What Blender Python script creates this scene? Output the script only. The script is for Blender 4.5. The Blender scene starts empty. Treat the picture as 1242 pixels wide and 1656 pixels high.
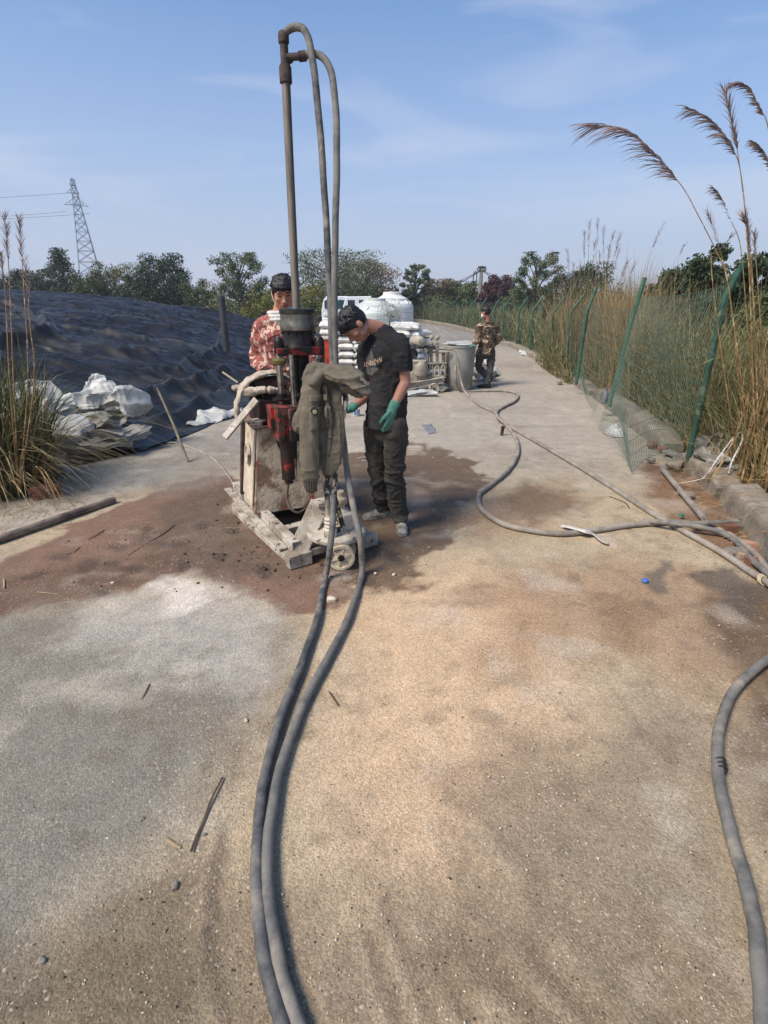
import bpy, math, random
import numpy as np
from mathutils import Vector, Matrix, Quaternion
# ---------------------------------------------------------------- camera, sky, sun, exposure
SC = bpy.context.scene
COL = SC.collection
FPX, CAMH = 860.0, 1.65
PITCH = math.atan((828-482)/FPX)
cd = bpy.data.cameras.new('camera'); cam = bpy.data.objects.new('camera', cd); COL.objects.link(cam)
cam.location = (0, 0, CAMH); cam.rotation_euler = (math.pi/2-PITCH, 0, 0)
cd.sensor_fit = 'VERTICAL'; cd.sensor_height = 36; cd.sensor_width = 27; cd.lens = FPX/1656*36
cd.clip_start = 0.05; cd.clip_end = 3000
SC.camera = cam
SUN_EL, SUN_AZ = math.radians(50), math.radians(-125)      # azimuth from +Y, clockwise seen from above
W = bpy.data.worlds.new('World'); SC.world = W; W.use_nodes = True
nt = W.node_tree; nt.nodes.clear()
def wn(t, **k):
    n = nt.nodes.new(t)
    for a, b in k.items(): setattr(n, a, b)
    return n
out = wn('ShaderNodeOutputWorld'); bg = wn('ShaderNodeBackground'); bg.inputs[1].default_value = 0.125
sky = wn('ShaderNodeTexSky', sky_type='NISHITA', sun_disc=False, sun_elevation=SUN_EL, sun_rotation=SUN_AZ)
sky.altitude = 0; sky.air_density = 1.0; sky.dust_density = .6; sky.ozone_density = 3.0
tc = wn('ShaderNodeTexCoord'); mp = wn('ShaderNodeMapping'); mp.inputs['Scale'].default_value = (1.3, 2.2, 7.5); mp.inputs['Rotation'].default_value = (0.1, 0.22, 0.4)
no = wn('ShaderNodeTexNoise'); no.inputs['Scale'].default_value = 1.5; no.inputs['Detail'].default_value = 7; no.inputs['Roughness'].default_value = .55; no.inputs['Distortion'].default_value = .5
cr = wn('ShaderNodeValToRGB'); cr.color_ramp.elements[0].position = .49; cr.color_ramp.elements[1].position = .80; cr.color_ramp.elements[1].color = (.62, .62, .62, 1)
mx = wn('ShaderNodeMix', data_type='RGBA'); mx.inputs['B'].default_value = (4.0, 4.2, 4.8, 1)
# pale veil of thin cloud near the horizon
sx = wn('ShaderNodeSeparateXYZ'); vr = wn('ShaderNodeMapRange'); vr.inputs['From Min'].default_value = -.05; vr.inputs['From Max'].default_value = .50; vr.inputs['To Min'].default_value = .97; vr.inputs['To Max'].default_value = 0.0
m2 = wn('ShaderNodeMix', data_type='RGBA'); m2.inputs['B'].default_value = (2.75, 3.05, 4.0, 1)
L_ = nt.links.new
L_(tc.outputs['Generated'], mp.inputs[0]); L_(mp.outputs[0], no.inputs[0]); L_(no.outputs[0], cr.inputs[0])
L_(tc.outputs['Generated'], sx.inputs[0]); L_(sx.outputs[2], vr.inputs[0]); L_(vr.outputs[0], m2.inputs[0]); hs_ = wn('ShaderNodeHueSaturation'); hs_.inputs['Saturation'].default_value = 1.32; hs_.inputs['Value'].default_value = .88; L_(sky.outputs[0], hs_.inputs['Color']); L_(hs_.outputs[0], m2.inputs['A'])
L_(cr.outputs[0], mx.inputs[0]); L_(m2.outputs['Result'], mx.inputs['A']); L_(mx.outputs['Result'], bg.inputs[0]); L_(bg.outputs[0], out.inputs[0])
sl = bpy.data.lights.new('sun', 'SUN'); sl.energy = 3.3; sl.angle = math.radians(22); sl.color = (1, .90, .78)
so = bpy.data.objects.new('sun', sl); COL.objects.link(so)
sd = Vector((math.sin(SUN_AZ)*math.cos(SUN_EL), math.cos(SUN_AZ)*math.cos(SUN_EL), math.sin(SUN_EL)))
so.rotation_euler = sd.to_track_quat('Z', 'Y').to_euler(); so.location = (0, 0, 30)
vs = SC.view_settings; vs.view_transform = 'Standard'; vs.look = 'None'; vs.exposure = 0.65; vs.gamma = 1; vs.use_curve_mapping = False
random.seed(7); RNG = np.random.default_rng(7)
R = random.uniform
# ---------------------------------------------------------------- helpers
_cp, _sp = math.cos(PITCH), math.sin(PITCH)
def ray(x, y):
    a, b = (x-621)/FPX, (828-y)/FPX
    return a, _cp+b*_sp, -_sp+b*_cp
def G(x, y, z=0.0):                     # where the photo's pixel meets height z
    a, b, c = ray(x, y); t = (z-CAMH)/c
    return (a*t, b*t, z)
def P(x, y, Y):                         # ... or the depth Y
    a, b, c = ray(x, y); t = Y/b
    return (a*t, Y, CAMH+c*t)
def _h(i, j, k, s):
    with np.errstate(over='ignore'):
        n = (i.astype(np.uint32)*np.uint32(374761393) + j.astype(np.uint32)*np.uint32(668265263) + k.astype(np.uint32)*np.uint32(2246822519) + np.uint32(s*3266489917 & 0xffffffff))
        n = (n ^ (n >> np.uint32(13)))*np.uint32(1274126177); n = n ^ (n >> np.uint32(16))
    return n.astype(np.float64)/2147483647.5-1
def vnoise(p, s=0):
    p = np.asarray(p, float); q = np.floor(p); f = p-q; q = q.astype(np.int64); u = f*f*f*(f*(f*6-15)+10)
    r = 0
    for a in (0, 1):
        for b in (0, 1):
            for c in (0, 1):
                w = (u[:, 0] if a else 1-u[:, 0])*(u[:, 1] if b else 1-u[:, 1])*(u[:, 2] if c else 1-u[:, 2])
                r = r+w*_h(q[:, 0]+a, q[:, 1]+b, q[:, 2]+c, s)
    return r
def fbm(p, o=4, s=0, g=.5):
    r = 0; a = 1; t = 0; p = np.asarray(p, float)
    for i in range(o):
        r = r+a*vnoise(p, s+i); t += a; a *= g; p = p*2.03+11.7
    return r/t
def folds(p, s=0, k=2.6):
    p = np.asarray(p, float); p = p+.55*np.column_stack([fbm(p*.6, 2, s+31), fbm(p*.6+9, 2, s+32), fbm(p*.6+5, 2, s+33)])
    a = np.clip(1-np.abs(vnoise(p, s))*k, 0, 1); b = np.clip(1-np.abs(vnoise(p*1.9+3, s+1))*k, 0, 1)
    return a**1.5+.55*b**1.5-.45
def crumpw(p, s=0, n=9, g=.86):       # creased like paper: sums of triangle waves in random directions
    p = np.asarray(p, float); rr_ = np.random.default_rng(s+500); r = 0; a = 1; t = 0
    for i in range(n):
        d = rr_.normal(size=3); d /= np.linalg.norm(d); x = p@d*(.5+.22*i)+rr_.random()*9+.25*vnoise(p*.5, s+i); r = r+a*(4*np.abs(x-np.floor(x+.5))-1); t += a; a *= g
    return r/t*2.2
def pleat(P_, N_, s, f0, n=6, a0=.5, g=.8, st=.9):   # pinched cloth ridges: trochoid waves moving points sideways as well as outward
    rr_ = np.random.default_rng(s+900); D = np.zeros_like(P_); f = f0; a = a0
    for i in range(n):
        d = rr_.normal(size=3); d /= np.linalg.norm(d); t = d-N_*(N_@d)[:, None]; ph = P_@d*f+rr_.random()*6.3+1.5*fbm(P_*(f/6.3)*.5+i*7, 2, s+i); k = a/f
        D += N_*(k*np.cos(ph))[:, None]-t*(k*st*np.sin(ph))[:, None]; f *= 1.42; a *= g
    return D
def ridged(p, o=3, s=0):
    r = 0; a = 1; t = 0; p = np.asarray(p, float)
    for i in range(o):
        r = r+a*(1-np.abs(vnoise(p, s+i))*2.2); t += a; a *= .5; p = p*2.1+5.3
    return r/t
OFF = {}
def off(o): return OFF.get(o.name, np.zeros(3)) if o else np.zeros(3)
def lk(name, me, parent=None, sub=True):
    o = bpy.data.objects.new(name, me); COL.objects.link(o)
    if parent is not None: o.parent = parent; OFF[o.name] = off(parent)
    return o
def tag(o, label=None, cat=None, group=None, kind=None):
    if label: o['label'] = label
    if cat: o['category'] = cat
    if group: o['group'] = group
    if kind: o['kind'] = kind
    return o
def thing(name, label, cat, loc=(0, 0, 0), group=None):
    o = bpy.data.objects.new(name, None); COL.objects.link(o); o.location = loc; o.empty_display_size = .1
    OFF[o.name] = np.array(loc, float)
    return tag(o, label, cat, group)
def copy_tree(o, parent=None, loc=None, rz=None, label=None):
    c = o.copy(); COL.objects.link(c)
    if parent: c.parent = parent
    if loc is not None: c.location = loc
    if rz is not None: c.rotation_euler.z = rz
    if label: c['label'] = label
    for ch in list(o.children): copy_tree(ch, c)
    return c
def mk(name, V, F, m, parent=None, smooth=True, bev=0, auto=None):
    V = np.asarray(V, float).reshape(-1, 3)-off(parent)
    me = bpy.data.meshes.new(name)
    if isinstance(F, np.ndarray):
        n, k = F.shape
        me.vertices.add(len(V)); me.vertices.foreach_set('co', V.astype(np.float32).ravel())
        me.loops.add(n*k); me.loops.foreach_set('vertex_index', F.astype(np.int32).ravel())
        me.polygons.add(n); me.polygons.foreach_set('loop_start', np.arange(0, n*k, k, dtype=np.int32)); me.polygons.foreach_set('loop_total', np.full(n, k, dtype=np.int32))
        me.update(calc_edges=True)
    else:
        me.from_pydata([tuple(v) for v in V], [], F); me.update()
    if smooth: me.polygons.foreach_set('use_smooth', np.ones(len(me.polygons), bool))
    for q in (m if isinstance(m, (list, tuple)) else [m]): me.materials.append(q)
    o = lk(name, me, parent)
    if smooth:
        try: me.set_sharp_from_angle(angle=math.radians(auto or 38))
        except Exception: pass
    if bev:
        b = o.modifiers.new('b', 'BEVEL'); b.width = bev; b.segments = 2; b.limit_method = 'ANGLE'; b.angle_limit = math.radians(40)
    return o
def V3(*a): return np.array(a if len(a) > 1 else a[0], float)
def nrm(v): v = np.asarray(v, float); return v/(np.linalg.norm(v)+1e-12)
def cat_path(pts, n=8):                 # Catmull-Rom through points
    p = [V3(q) for q in pts]; p = [2*p[0]-p[1]]+p+[2*p[-1]-p[-2]]; o = []
    for i in range(1, len(p)-2):
        for k in range(n):
            t = k/n; a, b, c, d = p[i-1:i+3]
            o.append(.5*((2*b)+(-a+c)*t+(2*a-5*b+4*c-d)*t*t+(-a+3*b-3*c+d)*t**3))
    o.append(p[-2]); return o
class MB:
    def __init__(s): s.v = []; s.f = []
    def add(s, V, F):
        n = len(s.v); s.v += [tuple(q) for q in V]; s.f += [tuple(i+n for i in f) for f in F]; return s
    def box(s, c, d, rz=0, M=None):     # centre, full dims, yaw
        x, y, z = d[0]/2, d[1]/2, d[2]/2
        M = M or Matrix.Rotation(rz, 3, 'Z')
        vs = [Vector(c)+M@Vector((a*x, b*y, e*z)) for a in (-1, 1) for b in (-1, 1) for e in (-1, 1)]
        return s.add(vs, [(0, 1, 3, 2), (4, 6, 7, 5), (0, 4, 5, 1), (2, 3, 7, 6), (0, 2, 6, 4), (1, 5, 7, 3)])
    def bar(s, a, b, w, h, up=(0, 0, 1)):  # box from a to b, w wide, h along up
        a, b = Vector(a), Vector(b); d = (b-a); L = d.length; d.normalize(); u = Vector(up); sdv = d.cross(u); sdv.normalize(); u = sdv.cross(d)
        M = Matrix((sdv, d, u)).transposed(); return s.box((a+b)/2, (w, L, h), M=M)
    def tube(s, pts, r, n=8, cap=True, flat=None):
        pts = [V3(q) for q in pts]; N = len(pts); rr = r if hasattr(r, '__len__') else [r]*N
        T = [nrm(pts[min(i+1, N-1)]-pts[max(i-1, 0)]) for i in range(N)]
        u = nrm(np.cross(T[0], (0, 0, 1) if abs(T[0][2]) < .9 else (1, 0, 0))); V = []
        for i in range(N):
            u = nrm(u-np.dot(u, T[i])*T[i]); w = np.cross(T[i], u)
            for k in range(n):
                a = 2*math.pi*k/n; V.append(pts[i]+rr[i]*(math.cos(a)*u+math.sin(a)*w*(flat or 1)))
        F = [(i*n+k, i*n+(k+1) % n, (i+1)*n+(k+1) % n, (i+1)*n+k) for i in range(N-1) for k in range(n)]
        if cap: F += [tuple(range(n))[::-1], tuple((N-1)*n+k for k in range(n))]
        return s.add(V, F)
    def cyl(s, a, b, r, r2=None, n=20): return s.tube([a, b], [r, r if r2 is None else r2], n)
    def lathe(s, prof, o=(0, 0, 0), ax=(0, 0, 1), n=24, cap=True):  # prof: (radius, height)
        o = V3(o); ax = nrm(ax); u = nrm(np.cross(ax, (0, 1, 0) if abs(ax[1]) < .9 else (1, 0, 0))); w = np.cross(ax, u); V = []
        for r, h in prof:
            for k in range(n):
                a = 2*math.pi*k/n; V.append(o+ax*h+r*(math.cos(a)*u+math.sin(a)*w))
        N = len(prof); F = [(i*n+k, i*n+(k+1) % n, (i+1)*n+(k+1) % n, (i+1)*n+k) for i in range(N-1) for k in range(n)]
        if cap: F += [tuple(range(n))[::-1], tuple((N-1)*n+k for k in range(n))]
        return s.add(V, F)
    def ell(s, c, r, M=None, n=14, m=9):  # ellipsoid; M 3x3 columns = axes
        c = V3(c); M = np.eye(3) if M is None else np.array(M, float); V = []; 
        V.append(c+M@V3(0, 0, r[2]))
        for i in range(1, m):
            t = math.pi*i/m
            for k in range(n):
                a = 2*math.pi*k/n; V.append(c+M@V3(r[0]*math.sin(t)*math.cos(a), r[1]*math.sin(t)*math.sin(a), r[2]*math.cos(t)))
        V.append(c+M@V3(0, 0, -r[2])); e = len(V)-1
        F = [(0, 1+k, 1+(k+1) % n) for k in range(n)]+[(e, e-n+(k+1) % n, e-n+k) for k in range(n)]
        F += [(1+i*n+k, 1+(i+1)*n+k, 1+(i+1)*n+(k+1) % n, 1+i*n+(k+1) % n) for i in range(m-2) for k in range(n)]
        return s.add(V, F)
    def limb(s, pts, r, n=16, side=None, fl=1.0, sub=5, cut=''):  # rounded, closed, smooth loft; fl = flattening across 'side'
        N0 = len(pts); q = cat_path([tuple(p)+(r[i] if not hasattr(fl, '__len__') else r[i],) for i, p in enumerate(pts)], sub) if False else None
        P_ = np.array([tuple(V3(p)) for p in pts]); rr = np.array(r, float); ff = np.array(fl if hasattr(fl, '__len__') else [fl]*N0, float)
        ext = np.column_stack([P_, rr, ff]); path = np.array(cat_path([tuple(e) for e in ext], sub))
        X, rr, ff = path[:, :3], np.maximum(path[:, 3], .002), path[:, 4]
        d0 = nrm(X[1]-X[0]); d1 = nrm(X[-1]-X[-2])
        pre = [(X[0]-d0*rr[0]*math.sin(a)*.9, rr[0]*math.cos(a), ff[0]) for a in (1.45, 1.0, .5)]
        post = [(X[-1]+d1*rr[-1]*math.sin(a)*.9, rr[-1]*math.cos(a), ff[-1]) for a in (.5, 1.0, 1.45)]
        if 'a' in cut: pre = []
        if 'b' in cut: post = []
        al = pre+[(X[i], rr[i], ff[i]) for i in range(len(X))]+post; NN = len(al); pp = [a[0] for a in al]; V = []
        sd_ = V3(side) if side is not None else V3(1, 0, 0)
        for i in range(NN):
            T = nrm(pp[min(i+1, NN-1)]-pp[max(i-1, 0)]); u = sd_-np.dot(sd_, T)*T
            if np.linalg.norm(u) < .2: u = V3(0, 1, 0)-T[1]*T
            u = nrm(u); w = np.cross(T, u)
            for k in range(n):
                a = 2*math.pi*k/n; V.append(al[i][0]+al[i][1]*(math.cos(a)*u+math.sin(a)*w*al[i][2]))
        F = [(i*n+k, i*n+(k+1) % n, (i+1)*n+(k+1) % n, (i+1)*n+k) for i in range(NN-1) for k in range(n)]
        F += [tuple(range(n))[::-1], tuple((NN-1)*n+k for k in range(n))]
        return s.add(V, F)
    def build(s, name, m, parent=None, smooth=True, bev=0, auto=None): return mk(name, s.v, s.f, m, parent, smooth, bev, auto)
def fuse(name, mb, m, parent=None, vox=.008, sm=4, disp=None, classify=None):  # overlapping closed pieces -> one continuous skin
    me = bpy.data.meshes.new('tmp'); me.from_pydata([tuple(v) for v in mb.v], [], mb.f); me.update()
    o = bpy.data.objects.new('tmp', me); COL.objects.link(o)
    r = o.modifiers.new('r', 'REMESH'); r.mode = 'VOXEL'; r.voxel_size = vox
    q = o.modifiers.new('s', 'SMOOTH'); q.factor = .5; q.iterations = sm
    dg = bpy.context.evaluated_depsgraph_get(); dg.update(); ev = o.evaluated_get(dg)
    em = ev.to_mesh(); N = len(em.vertices); V = np.empty(N*3, np.float32); em.vertices.foreach_get('co', V); V = V.reshape(-1, 3).astype(float)
    Nn = np.empty(N*3, np.float32); em.vertices.foreach_get('normal', Nn); Nn = Nn.reshape(-1, 3)
    F = np.empty(len(em.loops), np.int32); em.loops.foreach_get('vertex_index', F)
    tot = np.empty(len(em.polygons), np.int32); em.polygons.foreach_get('loop_total', tot)
    if (tot == 4).all(): F = F.reshape(-1, 4)
    else: F = [tuple(p.vertices) for p in em.polygons]
    ev.to_mesh_clear(); bpy.data.objects.remove(o); bpy.data.meshes.remove(me)
    if disp is not None: V = V+Nn*disp(V, Nn)[:, None]
    o = mk(name, V, F, m, parent, True, auto=80)
    if classify is not None and len(o.data.polygons):
        C = V[np.array([p.vertices[0] for p in o.data.polygons])] if not isinstance(F, np.ndarray) else V[F].mean(axis=1)
        o.data.polygons.foreach_set('material_index', classify(C).astype(np.int32))
    return o
# ---------------------------------------------------------------- materials
def lin(c): return tuple(((x/255)/12.92 if x/255 < .04045 else ((x/255+.055)/1.055)**2.4) for x in c)
def mat(name, c1, c2=None, sc=6, rough=.8, metal=0, bump=.3, bsc=None, c3=None, sc3=2.5, lo=.42, hi=.62, lo3=.5, hi3=.6, spec=.4, trans=0, alpha=1, dist=.3, bdist=.004, stretch=(1, 1, 1), coord='Object'):
    m = bpy.data.materials.new(name); m.use_nodes = True; t = m.node_tree; N = t.nodes; b = N['Principled BSDF']; L = t.links.new
    b.inputs['Roughness'].default_value = rough; b.inputs['Metallic'].default_value = metal; b.inputs['Specular IOR Level'].default_value = spec
    b.inputs['Base Color'].default_value = (*c1, 1); b.inputs['Alpha'].default_value = alpha
    if trans: b.inputs['Transmission Weight'].default_value = trans
    co = N.new('ShaderNodeTexCoord'); mpn = N.new('ShaderNodeMapping'); mpn.inputs['Scale'].default_value = stretch; L(co.outputs[coord], mpn.inputs[0])
    def noise(s, d=8):
        n = N.new('ShaderNodeTexNoise'); n.inputs['Scale'].default_value = s; n.inputs['Detail'].default_value = d; n.inputs['Roughness'].default_value = .62; n.inputs['Distortion'].default_value = dist; L(mpn.outputs[0], n.inputs[0]); return n
    cur = None
    if c2 is not None:
        n = noise(sc); r = N.new('ShaderNodeMapRange'); r.inputs['From Min'].default_value = lo; r.inputs['From Max'].default_value = hi; L(n.outputs[0], r.inputs[0])
        x = N.new('ShaderNodeMix'); x.data_type = 'RGBA'; x.inputs['A'].default_value = (*c1, 1); x.inputs['B'].default_value = (*c2, 1); L(r.outputs[0], x.inputs[0]); cur = x.outputs['Result']
    if c3 is not None:
        n = noise(sc3); r = N.new('ShaderNodeMapRange'); r.inputs['From Min'].default_value = lo3; r.inputs['From Max'].default_value = hi3; L(n.outputs[0], r.inputs[0])
        x = N.new('ShaderNodeMix'); x.data_type = 'RGBA'; x.inputs['A'].default_value = (*c1, 1); x.inputs['B'].default_value = (*c3, 1); L(r.outputs[0], x.inputs[0])
        if cur: L(cur, x.inputs['A'])
        cur = x.outputs['Result']
    if cur:
        n = noise(sc*9, 3); r = N.new('ShaderNodeMapRange'); r.inputs['To Min'].default_value = .8; r.inputs['To Max'].default_value = 1.2; L(n.outputs[0], r.inputs[0])
        x = N.new('ShaderNodeVectorMath'); x.operation = 'SCALE'; L(cur, x.inputs[0]); L(r.outputs[0], x.inputs[3]); L(x.outputs[0], b.inputs['Base Color'])
    if bump:
        n = noise(bsc or sc*3, 6); u = N.new('ShaderNodeBump'); u.inputs['Strength'].default_value = bump; u.inputs['Distance'].default_value = bdist; L(n.outputs[0], u.inputs['Height']); L(u.outputs[0], b.inputs['Normal'])
    return m
def grid_faces(nx, ny):
    i = np.arange(nx-1)[:, None]; j = np.arange(ny-1)[None, :]; a = i*ny+j
    return np.stack([a, a+ny, a+ny+1, a+1], -1).reshape(-1, 4)
def seg_dist(p, poly, closed=False):
    d = np.full(len(p), 1e9); q = list(poly)+([poly[0]] if closed else [])
    for a, b in zip(q[:-1], q[1:]):
        a = V3(a[:2]); b = V3(b[:2]); ab = b-a; t = np.clip(((p-a)@ab)/(ab@ab+1e-12), 0, 1); d = np.minimum(d, np.linalg.norm(p-a-t[:, None]*ab, axis=1))
    return d
def inside(p, poly):
    r = np.zeros(len(p), bool); n = len(poly)
    for i in range(n):
        (x1, y1), (x2, y2) = poly[i][:2], poly[(i+1) % n][:2]
        c = ((y1 > p[:, 1]) != (y2 > p[:, 1])) & (p[:, 0] < (x2-x1)*(p[:, 1]-y1)/(y2-y1+1e-12)+x1); r ^= c
    return r
# ---------------------------------------------------------------- ground: one sheet, graded grid, fine near the camera
def axis(a, b, fine0, fine1, step, grow=1.16):
    r = list(np.arange(fine0, fine1+1e-6, step)); s = step
    while r[-1] < b: s *= grow; r.append(r[-1]+s)
    s = step; l = [r[0]]
    while l[-1] > a: s *= grow; l.append(l[-1]-s)
    return np.array(l[:0:-1]+r)
CURB = [(2.0, 2.1), (2.62, 3.3), (2.98, 4.6), (3.12, 5.6), (3.45, 7.6), (3.72, 9.6), (4.0, 12.4), (4.3, 15), (4.6, 20), (4.5, 27), (4.0, 35), (2.8, 42), (0.5, 48), (-3, 52)]
EDGE = [(-12, 1.5), (-7, 3.0), (-4.6, 4.3), (-3.4, 5.2), (-2.75, 5.95), (-2.45, 7.2), (-2.3, 8.6), (-2.1, 11), (-2.0, 16), (-2.0, 26), (-2.0, 60)]
def curb_x(Y): return np.interp(Y, [c[1] for c in CURB], [c[0] for c in CURB])
def edge_x(Y): return np.interp(Y, [c[1] for c in EDGE], [c[0] for c in EDGE])
gx = axis(-420, 420, -3.2, 3.4, .022); gy = axis(-40, 460, .55, 6.2, .022, 1.09)
XX, YY = np.meshgrid(gx, gy, indexing='ij'); p2 = np.column_stack([XX.ravel(), YY.ravel()]); p3 = np.column_stack([p2, np.zeros(len(p2))])
near = (np.abs(p2[:, 0]) < 14) & (p2[:, 1] < 40) & (p2[:, 1] > -1)
Z = np.zeros(len(p2))
dr = p2[:, 0]-curb_x(p2[:, 1]); dl = edge_x(p2[:, 1])-p2[:, 0]
nn = fbm(p3*1.3, 4, 3)
Z += .012*fbm(p3*.7, 3, 9)
Z[near] += .0022*fbm(p3[near]*14, 3, 21)+.0028*fbm(p3[near]*4, 3, 22)
Z += np.where(dr > .12, -.32*np.clip((dr-.12)/.5, 0, 1)+.06*nn*np.clip(dr, 0, 1), 0)       # verge drops behind the kerb
Z += np.where(dl > .1, -.10*np.clip((dl-.1)/.6, 0, 1), 0)
far = np.clip((np.hypot(p2[:, 0], p2[:, 1])-60)/200, 0, 1); Z -= far*4
def poly_mask(px, soft, warp=.12, wsc=1.6, seed=0, z=0):
    pl = [G(x, y, z)[:2] for x, y in px]; q = p2+warp*np.column_stack([fbm(p3*wsc, 4, seed), fbm(p3*wsc+7, 4, seed+5)]) + .35*warp*np.column_stack([fbm(p3*wsc*6, 3, seed+2), fbm(p3*wsc*6+3, 3, seed+3)])
    r = np.zeros(len(p2)); d = seg_dist(q, pl, True); i = inside(q, pl); sdv = np.where(i, d, -d); return np.clip(.5+sdv/soft, 0, 1)
C = np.zeros((len(p2), 3))
def S(c): return np.array(lin(c))
tan = S((170, 153, 126)); grey = S((118, 117, 110)); C[:] = tan
def lay(mask, c, a=1.0):
    global C
    m = np.clip(mask*a, 0, 1)[:, None]; C = C*(1-m)+S(c)*m
m1 = fbm(p3*.8, 4, 31)
lay(np.clip((p2[:, 1]-4.6)/1.4+.5*m1, 0, 1), (160, 151, 136))                      # paler dry concrete farther on
lay(np.clip((p2[:, 1]-16)/8+.4*m1, 0, 1), (136, 130, 121))
lay(np.clip((p2[:, 1]-12)/3, 0, 1)*np.clip((p2[:, 0]-1.5)/.5, 0, 1)*np.clip((24-p2[:, 1])/6, 0, 1)*np.clip(m1*3, 0, 1), (160, 133, 108), .6)
lay(poly_mask([(-400, 900), (0, 870), (190, 805), (300, 760), (240, 735), (100, 760), (-400, 830)], .2, .15, 2.2, 27), (176, 168, 152), .8)
lay(poly_mask([(-300, 1040), (150, 975), (300, 960), (450, 1010), (440, 1110), (380, 1220), (300, 1330), (200, 1430), (80, 1530), (-50, 1656), (-400, 1700)], .35, .15, 1.3, 1), (122, 118, 107), .95)
lay(poly_mask([(560, 980), (760, 900), (900, 980), (960, 1150), (930, 1330), (800, 1450), (620, 1380), (520, 1200)], .5, .2, 1.5, 8), (200, 168, 134), .7)
lay(poly_mask([(890, 1230), (1150, 1180), (1180, 1500), (1100, 1656), (900, 1656), (820, 1400)], .75, .3, 2.0, 12), (116, 105, 88), .8)
lay(poly_mask([(0, 1560), (300, 1400), (420, 1450), (430, 1700), (-200, 1800)], .3, .2, 1.5, 13), (92, 81, 64), .8)
lay(poly_mask([(600, 1480), (900, 1500), (1242, 1520), (1300, 1800), (560, 1800)], .5, .25, 2.0, 14), (108, 92, 70), .8)
lay(poly_mask([(-300, 940), (0, 905), (150, 835), (270, 790), (370, 770), (470, 850), (590, 880), (560, 960), (470, 985), (400, 955), (250, 935), (120, 980), (-300, 1030)], .05, .20, 2.6, 2), (122, 96, 80), .98)
lay(poly_mask([(230, 860), (300, 800), (390, 780), (420, 860), (520, 940), (400, 940), (250, 900)], .25, .25, 4, 41), (92, 78, 66), .75)
lay(poly_mask([(-100, 960), (100, 920), (250, 900), (330, 920), (200, 960), (60, 975), (-100, 1010)], .12, .22, 4, 43), (98, 77, 63), .7)
lay(poly_mask([(540, 735), (600, 715), (680, 722), (770, 745), (780, 790), (740, 860), (690, 915), (620, 950), (560, 960), (480, 900), (430, 800)], .09, .26, 2.8, 4), (98, 79, 63), .92)
lay(poly_mask([(720, 820), (900, 770), (960, 800), (880, 860), (760, 880)], .25, .2, 2.6, 5), (150, 126, 100), .7)
lay(poly_mask([(800, 800), (860, 780), (930, 800), (900, 835), (820, 840)], .2, .2, 3.5, 51), (104, 82, 62), .7)
lay(poly_mask([(60, 1030), (220, 965), (300, 945), (400, 970), (440, 1000), (400, 1040), (440, 1080), (400, 1120), (300, 1080), (200, 1060)], .18, .2, 3.0, 6), (178, 170, 158), .6)
lay(poly_mask([(240, 965), (270, 930), (310, 935), (360, 975), (300, 1000)], .1, .12, 4.0, 16), (214, 204, 190), .75)
lay(poly_mask([(760, 940), (1000, 880), (1240, 960), (1300, 1080), (1100, 1120), (1000, 1040), (900, 1080), (760, 1050)], .35, .25, 2.0, 7), (152, 123, 95), .7)
lay(poly_mask([(960, 980), (1060, 960), (1080, 1010), (1010, 1060), (960, 1040)], .25, .2, 2.0, 17), (120, 92, 66), .6)
lay(poly_mask([(1150, 960), (1400, 930), (1500, 1330), (1230, 1330), (1150, 1150)], .22, .2, 2.0, 18), (92, 72, 54), .9)
lay(poly_mask([(1040, 955), (1060, 900), (1085, 905), (1075, 960)], .05, .08, 5, 19), (92, 86, 78), .75)
lay(poly_mask([(1130, 930), (1190, 915), (1240, 950), (1242, 1010), (1180, 990)], .08, .12, 5, 20), (80, 74, 68), .8)
lay(poly_mask([(1040, 745), (1100, 760), (1170, 800), (1200, 850), (1300, 940), (1200, 920), (1100, 850), (1060, 800)], .12, .12, 3, 23), (112, 78, 54), .85)
lay(poly_mask([(620, 790), (660, 770), (700, 800), (660, 850)], .08, .15, 6, 24), (128, 116, 104), .5)
lay(poly_mask([(230, 735), (330, 700), (420, 690), (430, 740), (330, 790), (230, 800)], .2, .2, 3, 25), (128, 122, 112), .6)
lay(np.clip(1-np.abs(fbm(p3*np.array([1.6,1.6,1]), 5, 88))*16, 0, 1)*np.clip(fbm(p3*.6, 2, 12)*4+.2, 0, 1), (128, 112, 94), .35)
lay(np.clip(fbm(p3*9, 4, 63)*4-1.1, 0, 1)*np.clip((7-p2[:, 1])/2, 0, 1), (104, 88, 72), .35)
lay(np.clip(fbm(p3*2.2, 4, 61)*2.2-.35, 0, 1)*np.clip((10-p2[:, 1])/3, 0, 1), (120, 105, 90), .35)
lay(np.clip(fbm(p3*3.1+4, 4, 66)*2.4-.5, 0, 1), (190, 178, 160), .4)
lay(np.clip(fbm(p3*np.array([.5, 3, 1]), 4, 71)*2-.3, 0, 1)*np.clip((p2[:, 1]-4.8)/1, 0, 1), (108, 102, 94), .45)
lay(np.clip((dr-.02)/.1, 0, 1), (74, 64, 48)); lay(np.clip((dl)/.15, 0, 1), (70, 62, 50))
lay(np.clip((np.hypot(p2[:, 0], p2[:, 1])-70)/60, 0, 1), (70, 78, 58))
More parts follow.
